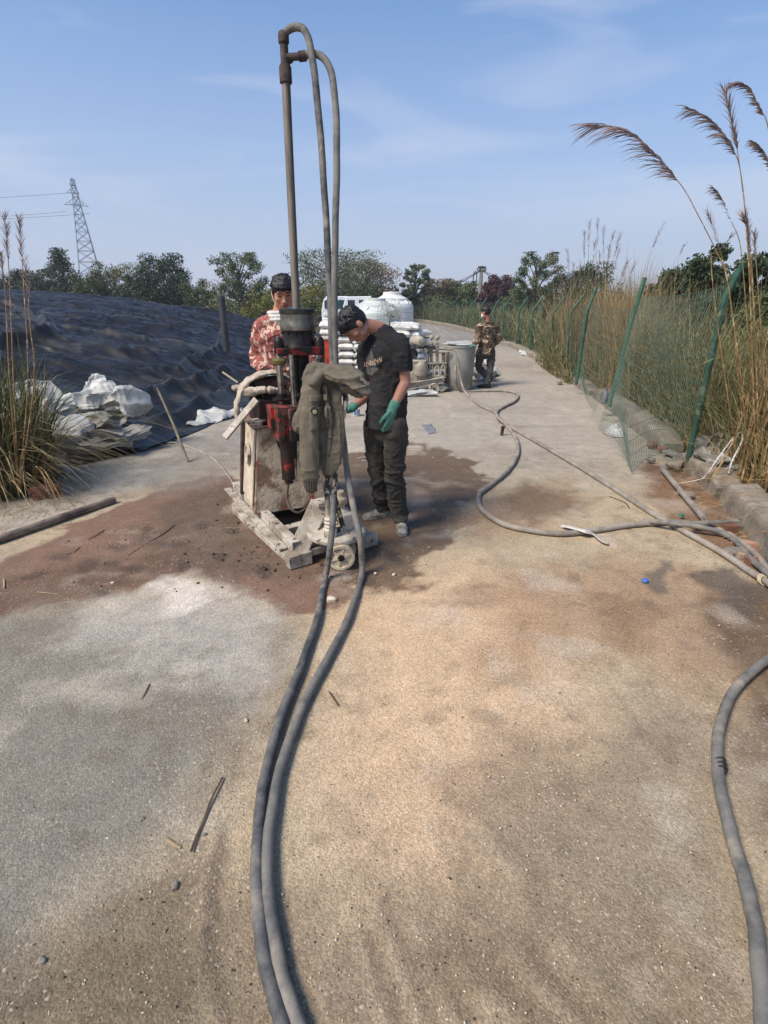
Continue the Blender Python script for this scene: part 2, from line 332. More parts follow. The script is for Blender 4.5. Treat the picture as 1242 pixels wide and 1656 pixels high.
# curved scrape ridges beside the hoses and footprints in the mud
def groove(px, w, h, z=0):
    global Z
    pl = [q[:2] for q in cat_path([G(x, y) for x, y in px], 6)]; d = seg_dist(p2+.012*np.column_stack([fbm(p3*9, 2, 81), fbm(p3*9, 2, 82)]), pl); e_ = np.exp(-(d/w)**2); Z = Z+h*e_; lay(e_*np.clip(.5+fbm(p3*7, 2, 83)*2, 0, 1), (186, 166, 138) if h > 0 else (112, 96, 80), .45)
groove([(352, 1340), (332, 1450), (330, 1530), (345, 1620), (355, 1700)], .018, .011)
groove([(366, 1340), (348, 1450), (347, 1530), (362, 1620), (372, 1700)], .016, -.009)
for k in range(7): groove([(560+k*26, 1440+k*14), (580+k*27, 1540), (625+k*29, 1690)], .016, .0045*(-1)**k)
for k in range(6): groove([(590+k*44, 1290+k*10), (640+k*48, 1420), (720+k*50, 1540), (830+k*52, 1660)], .016, .0035*(-1)**k)
for k in range(3): groove([(392-k*22, 1180), (372-k*20, 1300), (374-k*20, 1450), (396-k*21, 1640)], .014, -.0035)
for x, y in [(193, 883), (240, 855), (185, 910), (145, 915), (215, 920), (170, 958), (330, 850), (285, 880), (360, 900), (380, 860), (300, 915), (430, 925), (100, 900), (60, 930), (640, 900), (705, 835), (740, 790), (600, 935)]:
    c = V3(G(x, y)[:2]); a = R(0, 3); q = (p2-c)@np.array([[math.cos(a), -math.sin(a)], [math.sin(a), math.cos(a)]]); e = np.hypot(q[:, 0]/.05, q[:, 1]/.1)
    f_ = np.exp(-(e+.5*fbm(p3*14, 2, 91))**4); Z -= .010*f_; lay(f_*.6, (70, 62, 54))
gm = bpy.data.materials.new('ground_mat'); gm.use_nodes = True; t = gm.node_tree; N = t.nodes; b = N['Principled BSDF']; L = t.links.new
b.inputs['Roughness'].default_value = .92; b.inputs['Specular IOR Level'].default_value = .25
at = N.new('ShaderNodeAttribute'); at.attribute_name = 'col'; co = N.new('ShaderNodeTexCoord')
def gn(ty, sc, **k):
    n = N.new(ty); n.inputs['Scale'].default_value = sc
    for a_, v_ in k.items(): n.inputs[a_].default_value = v_
    L(co.outputs['Object'], n.inputs[0]); return n
def rng(src, a, b_, c, d):
    r = N.new('ShaderNodeMapRange'); r.inputs[1].default_value = a; r.inputs[2].default_value = b_; r.inputs[3].default_value = c; r.inputs[4].default_value = d; L(src, r.inputs[0]); return r.outputs[0]
def mul(a_, b_):
    x = N.new('ShaderNodeMath'); x.operation = 'MULTIPLY'; L(a_, x.inputs[0]); L(b_, x.inputs[1]); return x.outputs[0]
v1 = gn('ShaderNodeTexVoronoi', 130); v2 = gn('ShaderNodeTexVoronoi', 300); n1 = gn('ShaderNodeTexNoise', 55, Detail=8, Roughness=.7); n2 = gn('ShaderNodeTexNoise', 7, Detail=6, Roughness=.6); n3 = gn('ShaderNodeTexNoise', 2.3, Detail=5)
sep = N.new('ShaderNodeSeparateColor'); L(v1.outputs['Color'], sep.inputs[0]); sep2 = N.new('ShaderNodeSeparateColor'); L(v2.outputs['Color'], sep2.inputs[0])
gr = mul(rng(sep.outputs[0], 0, 1, .84, 1.16), rng(sep2.outputs[0], 0, 1, .80, 1.20))
gr = mul(gr, rng(n1.outputs[0], .3, .7, .84, 1.16)); gr = mul(gr, rng(n2.outputs[0], .3, .7, .88, 1.12))
spk = rng(sep.outputs[1], .965, .985, 0, .5)         # the odd pale chip of aggregate
sc_ = N.new('ShaderNodeVectorMath'); sc_.operation = 'SCALE'; L(at.outputs['Color'], sc_.inputs[0]); L(gr, sc_.inputs[3])
x = N.new('ShaderNodeMix'); x.data_type = 'RGBA'; x.inputs['B'].default_value = (.6, .53, .43, 1); L(sc_.outputs[0], x.inputs['A']); L(mul(spk, rng(n3.outputs[0], .4, .6, 0, 1)), x.inputs[0]); L(x.outputs['Result'], b.inputs['Base Color'])
hs = N.new('ShaderNodeMath'); hs.operation = 'ADD'; L(rng(v1.outputs[0], 0, .7, 1, 0), hs.inputs[0]); L(n1.outputs[0], hs.inputs[1])
bu = N.new('ShaderNodeBump'); bu.inputs['Strength'].default_value = .65; bu.inputs['Distance'].default_value = .0028; L(hs.outputs[0], bu.inputs['Height']); L(bu.outputs[0], b.inputs['Normal'])
V = np.column_stack([p2, Z]); F = grid_faces(len(gx), len(gy))
g = mk('ground', V, F, gm, auto=180); g['kind'] = 'structure'
ca = g.data.color_attributes.new('col', 'FLOAT_COLOR', 'POINT'); ca.data.foreach_set('color', np.column_stack([C, np.ones(len(C))]).astype(np.float32).ravel())
def gz(x, y): return 0.0
# ---------------------------------------------------------------- black liner over the mound on the left
ty = np.concatenate([np.arange(2.0, 13, .045), np.arange(13, 27, .09)]); td = np.concatenate([np.arange(0, 7, .045), np.arange(7, 30, .12)])
DD, TY = np.meshgrid(td, ty, indexing='ij'); d_ = DD.ravel(); y_ = TY.ravel(); x_ = edge_x(y_)-d_
q3 = np.column_stack([x_, y_, 0*x_]); wr = np.column_stack([fbm(q3*.5, 3, 101), fbm(q3*.5, 3, 102), 0*x_])
zb = 2.15*(1-np.exp(-np.maximum(d_-.5, 0)/6.5))+.02
q = q3+wr*.9
rot = np.array([[.92, .39, 0], [-.39, .92, 0], [0, 0, 1]]); qr = q@rot
amp = np.clip(d_/1.2, .25, 1)
w = amp*(.040*folds(qr*np.array([.45, 1.9, 1]), 131, 1.7)+.035*folds(qr*np.array([1.0, 4.2, 1])+4, 135, 1.8)+.016*crumpw(qr*np.array([.9, 2.8, 1]), 139, 7)+.012*crumpw(q*np.array([2.4, 6, 1]), 140, 7)+.03*folds(q@rot.T*np.array([2.2, .7, 1]), 137, 3)+0.03*ridged(qr*np.array([.45, 1.25, 1]), 1, 103)+.10*fbm(q*.35, 2, 113))
z_ = zb+w
z_ += .17*np.exp(-((d_-.55-.12*fbm(q3*.9, 2, 5))/.13)**2)*np.clip((y_-5.2)/1.2, 0, 1)*np.clip((12-y_)/3, 0, 1)  # rolled folds along the foot
z_ += .14*np.exp(-((d_-1.25-.2*fbm(q3*.8, 2, 6))/.10)**2)*np.clip((y_-5)/1.5, 0, 1)*np.clip((13-y_)/3, 0, 1)
pp = np.column_stack([x_, y_])
def fold(pts, w_, h_):
    global z_; w_ = w_*.7; h_ = h_*.8
    pl = [c[:2] for c in cat_path([(a, b_, 0) for a, b_ in pts], 5)]; d = seg_dist(pp+.06*wr[:, :2], pl); z_ = z_+h_*np.exp(-(d/w_)**2)
fold([(-4.9, 17), (-4.0, 13.5), (-4.0, 11.5), (-3.8, 10.2)], .11, .13)
fold([(-9, 14), (-7.2, 12), (-6.3, 10.5), (-6.6, 9.2), (-5.8, 8.2), (-6.6, 7.2)], .16, .22)
fold([(-12, 15), (-8, 14.2), (-5.5, 14.6)], .2, .12); fold([(-14, 19), (-9, 17), (-6, 15)], .25, .14); fold([(-8, 6.8), (-6, 6.6), (-4.6, 7.2)], .14, .15)
z_ = np.where(d_ < .08, .012+.02*np.abs(fbm(q3*6, 2, 1)), z_); z_ = np.where(y_ > 24.5, z_-(y_-24.5)*.6, z_)
Pl = np.column_stack([x_, y_, z_]); Nl = np.tile(np.array([0., 0, 1]), (len(Pl), 1)); Dl = pleat(Pl*np.array([.38, 1.5, 0]), Nl, 5, 4.4, 8, .17, .86, 1.0)*np.clip(d_/.6, .3, 1)[:, None]; x_ = x_+Dl[:, 0]*.6; y_ = y_+Dl[:, 1]*.9; z_ = np.maximum(z_+Dl[:, 2], .006)
lm = mat('liner_plastic', lin((22, 20, 18)), lin((36, 33, 30)), 1.6, .44, 0, .4, 9, lin((92, 88, 80)), .9, lo3=.56, hi3=.82, spec=.35, bdist=.02, stretch=(.5, 1.6, 1))
ln = mk('liner_sheet', np.column_stack([x_, y_, z_]), grid_faces(len(td), len(ty)), lm, auto=180)
tag(ln, 'large wrinkled black plastic liner spread over the mound at left', 'liner sheet')
def liner_z(x, y):
    d = float(edge_x(y))-x; return 2.15*(1-math.exp(-max(d-.5, 0)/6.5))+.02 if d > 0 else 0
# ---------------------------------------------------------------- trees
bark = mat('bark', lin((92, 80, 66)), lin((58, 48, 40)), 9, .95, 0, .6)
palebark = mat('pale_bark', lin((140, 132, 120)), lin((96, 86, 76)), 9, .95, 0, .6)
def leafmat(name, a, b_):
    m = mat(name, lin(a), lin(b_), 1.1, .6, 0, 0, lo=.35, hi=.65, spec=.3)
    bs = m.node_tree.nodes['Principled BSDF']; bs.inputs['Subsurface Weight'].default_value = 0
    return m
LM = {'dark': leafmat('dark_leaves', (72, 86, 54), (44, 58, 40)), 'mid': leafmat('mid_leaves', (108, 116, 72), (72, 84, 54)), 'olive': leafmat('olive_leaves', (126, 122, 80), (90, 96, 62)),
      'pale': leafmat('pale_leaves', (112, 122, 88), (70, 86, 58)), 'red': leafmat('red_leaves', (104, 66, 66), (66, 46, 50)), 'yellow': leafmat('yellow_leaves', (136, 132, 62), (84, 92, 44)), 'dry': leafmat('dry_leaves', (140, 118, 90), (96, 80, 66))}
def leaves(centers, n_each, spread, size, up=0):
    k = len(centers); n = k*n_each; c = np.repeat(np.array(centers), n_each, 0)
    g_ = RNG.normal(size=(n, 3)); g_ *= (spread*RNG.random((n, 1))**.5)/np.linalg.norm(g_, axis=1, keepdims=True); g_[:, 2] *= .75; c = c+g_
    a = RNG.normal(size=(n, 3)); a[:, 2] -= up; a /= np.linalg.norm(a, axis=1, keepdims=True); b_ = np.cross(a, RNG.normal(size=(n, 3))); b_ /= np.linalg.norm(b_, axis=1, keepdims=True)
    s = size*(.6+.8*RNG.random((n, 1))); a = a*s; b_ = b_*s*.45
    V = np.stack([c-a, c+b_, c+a, c-b_], 1).reshape(-1, 3); F = np.arange(n*4).reshape(-1, 4); return V, F
def tree(px, ytop, wpx, Y, leaf, label, dens=1.0, kind='round', zbase=None, size=None, group='trees and bushes along the far side', low=.25, name='leafy_tree', catg='tree', per=None):
    x0, _, _ = P(px, 482, Y); dpt = Y*_cp; sc = dpt/FPX; top = P(px, ytop, Y)[2]; rx = wpx*sc/2
    zb = -.3 if zbase is None else zbase; H = top-zb; t = thing(name, label, catg, (x0, Y, zb), group)
    tk = MB(); tips = []; tr = .02*H+.02
    lean = R(-.04, .04)*H
    stem = [(x0, Y, zb-.1), (x0+lean*.4, Y, zb+H*.35), (x0+lean, Y+.1, zb+H*(.9 if kind != 'loose' else .93))]
    tk.tube(cat_path(stem, 5), list(np.linspace(tr*1.3, tr*.25, 11)), 7)
    nb = {'round': 22, 'loose': 22, 'bare': 46, 'bush': 14, 'cone': 20}[kind]
    for i in range(nb):
        u = (i+.5)/nb; zz = low+(1-low)*u*.95; h0 = zb+H*max(.12, zz-.22)
        prof = {'round': math.sqrt(max(.05, 1-((zz-.55)/.5)**2)), 'loose': math.sqrt(max(.06, 1-((zz-.66)/.42)**2)), 'bare': .25+.85*zz**.7 if zz < .8 else .95-(zz-.8)*2.4, 'bush': math.sqrt(max(.1, 1-((zz-.35)/.7)**2)), 'cone': max(.12, 1.15*(1-zz))}[kind]
        a = i*2.4+R(-.4, .4); rr = rx*prof*R(.55, 1.0); e = V3(x0+lean*zz+rr*math.cos(a), Y+rr*math.sin(a)*.9, zb+H*min(zz+R(0, .05), .985)); s0 = V3(x0+lean*zz*.6, Y, h0)
        m_ = (s0+e)/2+V3(0, 0, R(.02, .08)*H)
        tk.tube(cat_path([s0, m_, e], 4), list(np.linspace(tr*.4, tr*.08, 9)), 5, cap=False); tips += [e, m_*.35+e*.65, e*.85+V3(R(-.3, .3), R(-.3, .3), R(-.2, .2))*rx*.5+m_*.15]
        if kind in ('bare', 'loose'):
            for q_ in range(4):
                e2 = e+V3(R(-.35, .35), R(-.3, .3), R(-.05, .28))*rx*.55; tk.tube([m_*.4+e*.6, (e+e2)/2, e2], [tr*.15, tr*.1, tr*.05], 4, cap=False); tips.append(e2)
    tk.build('trunk', palebark if kind == 'bare' else bark, t)
    if kind == 'round' or kind == 'bush' or kind == 'cone':
        for _ in range(int(34*dens)):
            v = nrm(RNG.normal(size=3)); r_ = .6+.35*random.random(); zc = zb+H*(.5 if kind != 'bush' else .42); z1 = zc+v[2]*H*.48*r_
            if kind == 'cone': k_ = max(.1, 1.15-(z1-zb)/H)
            else: k_ = 1
            tips.append(V3(x0+v[0]*rx*r_*k_, Y+v[1]*rx*r_*k_*.8, min(z1, top-.05*H)))
    tips = [q_ for q_ in tips if q_[2] > zb+.02]
    sz = size or max(.05, 1.7*sc); spread = rx*{'round': .30, 'loose': .16, 'bare': .22, 'bush': .30, 'cone': .2}[kind]+.05
    n_each = per or int({'round': 95, 'loose': 34, 'bare': 16, 'bush': 85, 'cone': 60}[kind]*dens)
    V, F = leaves(tips, max(n_each, 3), spread, sz, .5)
    V[:, 2] = np.where(V[:, 2] > top+.1, top+.1-(V[:, 2]-top)*.3, V[:, 2])
    mk('crown', V, F, LM[leaf], t, False); return t
TREES = [
 (20, 438, 90, 50, 'dark', 'dark bushy tree at the far left end of the tree line', 1, 'round'), (62, 436, 70, 48, 'dark', 'low dark tree left of the pointed tree below the pylon', 1, 'round'),
 (108, 402, 100, 46, 'dark', 'pointed dark tree directly left of the lattice pylon', 1, 'cone'), (150, 440, 60, 45, 'mid', 'low green bush right in front of the pylon legs', .9, 'round'),
 (192, 425, 84, 47, 'olive', 'olive green tree with loose top just right of the pylon', .8, 'round'), (268, 411, 92, 43, 'dark', 'tall dense dark round tree in the left tree line', 1.5, 'round'),
 (225, 440, 60, 44, 'dark', 'low dark bush touching the dense round tree on its left', 1, 'bush'), (318, 452, 60, 42, 'mid', 'low green bush right of the dense round tree', 1, 'bush'),
 (392, 410, 88, 38, 'pale', 'airy large leaved tree left of the worker in the red jacket', 1.25, 'loose'), (385, 455, 120, 39, 'olive', 'yellowish bush belt under the airy large leaved tree', .9, 'bush'),
 (425, 468, 70, 37, 'yellow', 'yellow green shrub just left of the worker in the red jacket', .9, 'bush'),
 (545, 408, 175, 40, 'pale', 'wide grey green tree with thin branches behind the hoses', 1.4, 'bare'), (590, 425, 110, 42, 'dry', 'bare twiggy tree with few brown leaves above the white tanks', 1, 'bare'), (505, 455, 90, 38, 'yellow', 'yellow green bush behind the drill chuck', 1, 'bush'), (575, 465, 120, 40, 'mid', 'green bush behind the small white truck', 1, 'bush'),
 (672, 428, 42, 48, 'pale', 'slim tree with tufted round top above the white tanks', .9, 'loose'), (712, 452, 60, 50, 'dry', 'nearly bare twiggy sapling left of the power pole', .5, 'bare'), (660, 468, 40, 46, 'dark', 'small dark bush under the slim tufted tree', 1, 'bush'),
 (745, 456, 70, 50, 'mid', 'green tree just left of the power pole', .9, 'round'), (700, 478, 70, 48, 'olive', 'low olive shrub behind the far bend of the road', .9, 'bush'),
 (800, 446, 56, 44, 'red', 'dark red leaved tree just right of the power pole', 1.1, 'round'), (866, 410, 74, 38, 'pale', 'tall layered airy tree right of the red leaved tree', 1.2, 'loose'), (840, 468, 60, 40, 'mid', 'green bush below the layered airy tree', 1, 'bush'),
 (915, 440, 70, 34, 'dark', 'dark bush behind the far fence posts', 1.1, 'round'), (960, 425, 90, 26, 'dark', 'dark shrub behind the tall dry plumes', 1.0, 'round'),
]
for a in TREES: tree(*a[:4], a[4], a[5], dens=a[6], kind=a[7], low=.1 if a[7] in ('bush', 'round') else .4)
# the tangle of shrubs just behind the wire fence
for px, yt, w_, Y, lf, lab in [(1085, 425, 90, 11.5, 'dark', 'dark bushy shrub behind the nearer wire fence bay'), (1135, 400, 80, 10.0, 'dark', 'tallest dark shrub between the two nearest fence posts'), (1215, 408, 110, 8.6, 'dark', 'dark shrub behind the nearest fence post and reeds'),
                              (1165, 470, 120, 9.2, 'dark', 'low dense shrub behind the sagging wire mesh'), (1250, 460, 100, 7.8, 'mid', 'green shrub at the right edge behind the golden reeds')]:
    tree(px, yt, w_, Y, lf, lab, dens=1.7, kind='round', size=.035, group='shrubs behind the wire fence', low=.05, name='shrub', catg='shrub', per=190)
# far low belt of wood closing the horizon
cs = []
for i in range(900):
    a = R(-.85, .75); r = R(75, 120); cs.append(V3(r*math.sin(a), r*math.cos(a), R(-2, 1.9)+.9*math.sin(a*9)))
V, F = leaves(cs, 26, 2.2, .5); w_ = mk('distant_wood', V, F, LM['mid'], None, False); tag(w_, 'low green wood beyond the road closing the horizon', 'wood', kind='stuff')
# ---------------------------------------------------------------- shared materials
ORD = ['nearest', 'second', 'third', 'fourth', 'fifth', 'sixth', 'seventh', 'eighth', 'ninth', 'tenth', 'eleventh', 'twelfth', 'thirteenth', 'fourteenth', 'fifteenth', 'sixteenth', 'seventeenth', 'eighteenth']
cem = mat('cement_coat', lin((196, 186, 168)), lin((160, 146, 126)), 5, .93, 0, .9, 22, lin((92, 72, 60)), 7, lo3=.60, hi3=.66, bdist=.008)
cemw = mat('pale_cement_coat', lin((186, 178, 164)), lin((138, 126, 110)), 6, .93, 0, 1, 26, lin((50, 44, 40)), 19, lo3=.60, hi3=.64, bdist=.005)
cemcab = mat('crusted_cabinet', lin((186, 170, 146)), lin((122, 98, 80)), 4.5, .93, 0, 1, 26, lin((128, 42, 34)), 3.6, lo=.45, hi=.56, lo3=.56, hi3=.62, bdist=.012)
redp = mat('worn_red_paint', lin((158, 44, 32)), lin((42, 33, 30)), 15, .7, .0, 1, 24, lin((96, 66, 54)), 6, lo=.42, hi=.50, lo3=.50, hi3=.58)
redd = mat('dark_red_grease', lin((66, 38, 33)), lin((40, 34, 31)), 9, .5, .3, .7, 24, lin((150, 52, 38)), 8, lo=.42, hi=.55, lo3=.6, hi3=.66)
greasy = mat('greasy_steel', lin((52, 46, 42)), lin((30, 28, 27)), 10, .45, .5, .5, 30, lin((88, 56, 44)), 9, lo3=.55, hi3=.62)
chrome = mat('polished_rod', lin((190, 190, 188)), lin((120, 118, 112)), 12, .22, 1, .1)
steel = mat('dull_steel', lin((136, 132, 118)), lin((92, 86, 74)), 8, .42, .75, .35, 30, lin((70, 62, 52)), 3, lo3=.55, hi3=.7)
rusty = mat('rusty_pipe', lin((124, 116, 106)), lin((76, 68, 62)), 9, .75, .2, .7, 30, lin((150, 142, 130)), 4, lo3=.52, hi3=.62)
rustdk = mat('rusty_fitting', lin((88, 74, 66)), lin((54, 48, 46)), 14, .8, .3, .9, 50)
hosem = mat('muddy_rubber', lin((118, 115, 108)), lin((84, 84, 82)), 7, .8, 0, .4, 60, lin((152, 142, 126)), 3.5, lo3=.52, hi3=.68, bdist=.003)
hosed = mat('dark_muddy_rubber', lin((104, 102, 98)), lin((62, 64, 66)), 9, .75, 0, .4, 60, lin((148, 138, 122)), 6, lo3=.53, hi3=.68, bdist=.003)
hosel = mat('dusty_rubber', lin((152, 144, 132)), lin((122, 114, 104)), 6, .85, 0, .3, 60, bdist=.003)
black = mat('black_rubber', lin((36, 35, 34)), lin((60, 56, 52)), 8, .7, 0, .3)
shade_black = mat('opening_shade_black', lin((14, 13, 12)), None, rough=1, bump=0)  # flat black, painted in place of the shade within the cabinet
A0 = V3(G(465, 920)); UU = V3(.832, .555, 0); VVv = V3(-.555, .832, 0)
def J(u, v, z): return A0+u*UU+v*VVv+V3(0, 0, z)
YJ = math.atan2(.555, .832)
# ---------------------------------------------------------------- hand pallet jack carrying the rig
t = thing('pallet_jack', 'cement caked hand pallet jack under the drilling rig', 'pallet jack', tuple(J(.34, .5, 0)))
for s, u0 in ((-1, .08), (1, .605)):
    mb = MB(); w = .08
    pr = [(-.03, w), (1.05, w), (1.14, w*.75), (1.2, w*.4)]
    V = []; 
    for v, hw in pr:
        for du, z in ((-hw, .035), (hw, .035), (hw, .082), (-hw, .082)): V.append(J(u0+du, v, z))
    F = [(i*4+k, i*4+(k+1) % 4, (i+1)*4+(k+1) % 4, (i+1)*4+k) for i in range(3) for k in range(4)]+[(3, 2, 1, 0), (12, 13, 14, 15)]
    mb.add(V, F); mb.build('fork', cemw, t, bev=.006)
    mb = MB(); mb.cyl(J(u0-.03, 1.02, .035), J(u0+.03, 1.02, .035), .035, n=14); mb.build('load_wheel', cem, t)
mb = MB()
mb.bar(J(.003, .0, .052), J(.165, .0, .052), .075, .09); mb.bar(J(.52, -.0, .052), J(.685, -.0, .052), .075, .085)
mb.bar(J(.1, .02, .07), J(.6, .02, .07), .05, .05)
mb.bar(J(.08, .02, .075), J(.32, .12, .36), .13, .022, up=tuple(J(.2, -.6, .8)-J(.2, 0, 0))); mb.bar(J(.62, .02, .075), J(.42, .12, .33), .09, .022, up=tuple(J(.2, -.6, .8)-J(.2, 0, 0)))
mb.bar(J(.28, .12, .36), J(.46, .12, .36), .10, .03)
mb.build('heel_frame', cemw, t, bev=.004)
mb = MB(); mb.lathe([(0, 0), (.19, 0), (.2, .012), (.2, .03), (.19, .04), (0, .04)], J(.36, -.02, .165), n=28, cap=False); mb.build('turntable', cemw, t, bev=.003)
mb = MB(); mb.lathe([(.05, 0), (.062, .01), (.062, .11), (.05, .12), (.032, .13), (.032, .16), (.048, .165), (.05, .2), (.03, .215), (.03, .25)], J(.42, .02, .205), n=20); mb.box(J(.44, -.04, .26), (.11, .09, .11), YJ); mb.build('pump', cem, t, bev=.004)
mb = MB(); mb.lathe([(.035, 0), (.044, .01), (.044, .08), (.03, .09), (.036, .1), (.026, .11), (.036, .125), (.026, .135), (.034, .15), (.022, .16), (.02, .22)], J(.27, -.1, .18), n=16); mb.bar(J(.3, -.1, .2), J(.4, -.08, .2), .03, .03); mb.build('foot_pedal', cem, t)
mb = MB()
h0 = J(.33, -.05, .36); top_ = V3(P(541, 640, 3.22))
mb.tube(cat_path([J(.29, -.08, .24), V3(P(529, 800, 3.14)), V3(P(534, 720, 3.2)), V3(P(541, 640, 3.24)), V3(P(546, 617, 3.25)), V3(P(554, 622, 3.24)), V3(P(559, 645, 3.22)), V3(P(555, 672, 3.2)), V3(P(545, 690, 3.19))], 6), .017, 10)
mb.tube([J(.38, -.08, .24), V3(P(540, 800, 3.14)), V3(P(545, 740, 3.18)), V3(P(546, 690, 3.19))], .017, 10)
mb.bar(J(.29, -.08, .22), J(.37, -.08, .22), .04, .04)
mb.build('handle', mat('scraped_handle', lin((176, 168, 152)), lin((48, 44, 40)), 22, .7, .1, .5, lo=.47, hi=.53), t)
mb = MB(); 
for k in range(17):
    z = .30+k*.028; c = V3(P(527+.3*k, 0, 3.12)); c = J(.31, -.12, z)
    a = Matrix.Rotation(k*math.pi/2, 3, 'Z')
    mb.tube([c+np.array(a@Vector((.011*math.cos(q), 0, .017*math.sin(q)))) for q in np.linspace(0, 2*math.pi, 9)], .0035, 5)
mb.build('chain', greasy, t)
# twin steering wheels
for off_, nm in ((0, 0), (.115, 1)):
    c = J(.31, -.21, .09)+V3(-.02, off_*1.0, 0); ax = nrm(V3(.12, -.99, 0)); c = V3(c[0], c[1], .09)
    mb = MB(); prof = [(.026, .02), (.05, .012), (.068, .012), (.070, .024), (.086, .024), (.09, .018), (.09, -.018), (.086, -.024), (.07, -.024), (.068, -.012), (.026, -.012)]
    V = []; mb.lathe(prof, c, ax, 36, cap=False); w_ = mb.build('steering_wheel', mat('cream_wheel%d' % nm, lin((206, 192, 164)), lin((168, 152, 128)), 12, .85, 0, .6, lo=.45, hi=.6), t, auto=30)
    sp = MB(); u_ = nrm(np.cross(ax, (0, 0, 1))); v_ = np.cross(ax, u_)
    for k in range(6):
        a = k*math.pi/3+.3; d_r = math.cos(a)*u_+math.sin(a)*v_; sp.bar(c+d_r*.02+ax*.014, c+d_r*.07+ax*.014, .012, .012, up=tuple(ax))
    sp.build('spoke', cem, w_)
    hb = MB(); hb.cyl(c-ax*.02, c+ax*.03, .02, n=16); hb.cyl(c+ax*.03, c+ax*.036, .011, n=6); hb.build('hub', greasy, w_)
mb = MB(); c = J(.31, -.21, .09); mb.tube([c+V3(-.02, .05, 0), c+V3(-.01, .1, .05), J(.33, -.08, .18)], .02, 10); mb.cyl(c+V3(-.02, -.01, 0), c+V3(-.03, .13, 0), .012); mb.build('axle', cem, t)
# ---------------------------------------------------------------- the drilling rig
YR = math.radians(23); R0 = V3(G(412, 833, .14)); R0[2] = 0; RX = V3(math.cos(YR), math.sin(YR), 0); RY = V3(-math.sin(YR), math.cos(YR), 0)
def Q(x, y, z): return R0+x*RX+y*RY+V3(0, 0, z)
rg = thing('drilling_rig', 'small upright core drilling rig with worn red paint and caked cement', 'drilling rig', tuple(Q(.28, .2, 0)))
mb = MB()
mb.bar(J(.06, .03, .125), J(.15, 1.45, .125), .012, .075); mb.bar(J(.085, .03, .159), J(.175, 1.45, .159), .06, .01); mb.bar(J(.085, .03, .092), J(.175, 1.45, .092), .06, .01); mb.bar(J(.56, .05, .125), J(.66, 1.4, .125), .07, .07)
mb.bar(J(.10, .05, .125), J(.56, .05, .125), .012, .073); mb.bar(J(.10, .08, .1585), J(.56, .08, .1585), .06, .01); mb.bar(J(.1, 1.15, .125), J(.62, 1.15, .125), .07, .066)
mb.bar(J(.02, .10, .098), J(.11, 1.5, .098), .06, .014); mb.bar(J(.10, .30, .125), J(.62, .34, .125), .07, .066)
mb.build('base_frame', cemw, rg, bev=.003)
def frus(b0, b1, z0, z1, nz=2):
    V = [Q(*q, z0) for q in b0]+[Q(*q, z1) for q in b1]; return V, [(3, 2, 1, 0), (4, 5, 6, 7), (0, 1, 5, 4), (1, 2, 6, 5), (2, 3, 7, 6), (3, 0, 4, 7)]
mb = MB(); mb.add(*frus([(0, 0), (.56, 0), (.56, .46), (0, .46)], [(.085, .04), (.50, .04), (.50, .40), (.06, .40)], .14, .79))
o = mb.build('cabinet', cemcab, rg, smooth=False, bev=.006)
mb = MB(); mb.add(*frus([(-.012, .03), (.0, .03), (.0, .42), (-.012, .42)], [(.062, .06), (.078, .06), (.07, .37), (.055, .37)], .20, .77))
cp_ = mb.build('side_cover', mat('cream_crust', lin((206, 194, 172)), lin((176, 158, 134)), 5, .95, 0, 1, 24, lin((150, 64, 50)), 5, lo3=.60, hi3=.65, bdist=.01), rg, smooth=False, bev=.004)
c = Q(.028, .2, .56); mb = MB(); mb.lathe([(.0, .008), (.055, .008), (.058, .018), (.078, .018), (.08, .0)], c-RX*.0, -RX*.995+V3(0, 0, .1), 28, cap=False); mb.build('round_hatch', cem, cp_)
bst = mat('brown_steel', lin((96, 80, 70)), lin((64, 54, 48)), 8, .8, .2, .4)
for q0_, q1_ in ((Q(-.02, .47, .12), Q(.045, .42, .80)), (Q(.5, .44, .12), Q(.48, .42, .8))): MB().bar(q0_, q1_, .03, .05, up=tuple(RY)).build('corner_post', bst, rg, bev=.002)
mb = MB(); mb.add(*frus([(.30, -.004), (.50, -.004), (.50, .01), (.26, .01)], [(.20, .03), (.46, .03), (.46, .06), (.16, .06)], .54, .782)); mb.build('opening_shade_plate', shade_black, rg, smooth=False)  # solid plate, no hole: its black colour stands in for an opening's shade
mb = MB(); mb.add(*frus([(.04, .0), (.52, .0), (.52, .44), (.03, .44)], [(.04, .0), (.52, .0), (.52, .44), (.03, .44)], .79, .806)); mb.build('top_plate', mat('stained_plate', lin((140, 122, 104)), lin((84, 62, 54)), 7, .8, .1, .5), rg, bev=.003)
mb = MB(); mb.add(*frus([(.10, .03), (.40, .02), (.40, .36), (.08, .36)], [(.11, .04), (.38, .03), (.38, .34), (.09, .34)], .806, .985)); mb.add(*frus([(.15, .06), (.36, .06), (.36, .3), (.15, .3)], [(.17, .08), (.34, .08), (.34, .28), (.17, .28)], .985, 1.03)); mb.build('gearbox', redd, rg, smooth=False, bev=.01)
MB().lathe([(.03, 0), (.03, .03), (.05, .035), (.05, .045), (.02, .05)], Q(.10, .05, .80), n=12).build('filler_cap', cem, rg)
for x, y in ((.2, .01), (.06, .12), (.3, .01)): MB().lathe([(.012, 0), (.012, .014), (.006, .016), (.006, .026)], Q(x, y, .806), n=6).build('bolt', cem, rg)
mb = MB(); mb.tube([Q(.10, .2, 1.05), Q(.34, .24, 1.05)], .07, 24); mb.tube([Q(.08, .2, 1.05), Q(.10, .2, 1.05)], .05, 20); mb.build('motor', mat('rust_red', lin((84, 54, 46)), lin((62, 48, 42)), 9, .7, .1, .5), rg, bev=.006)
bz0, bz1 = P(465, 712, 3.56)[2], P(465, 655, 3.56)[2]
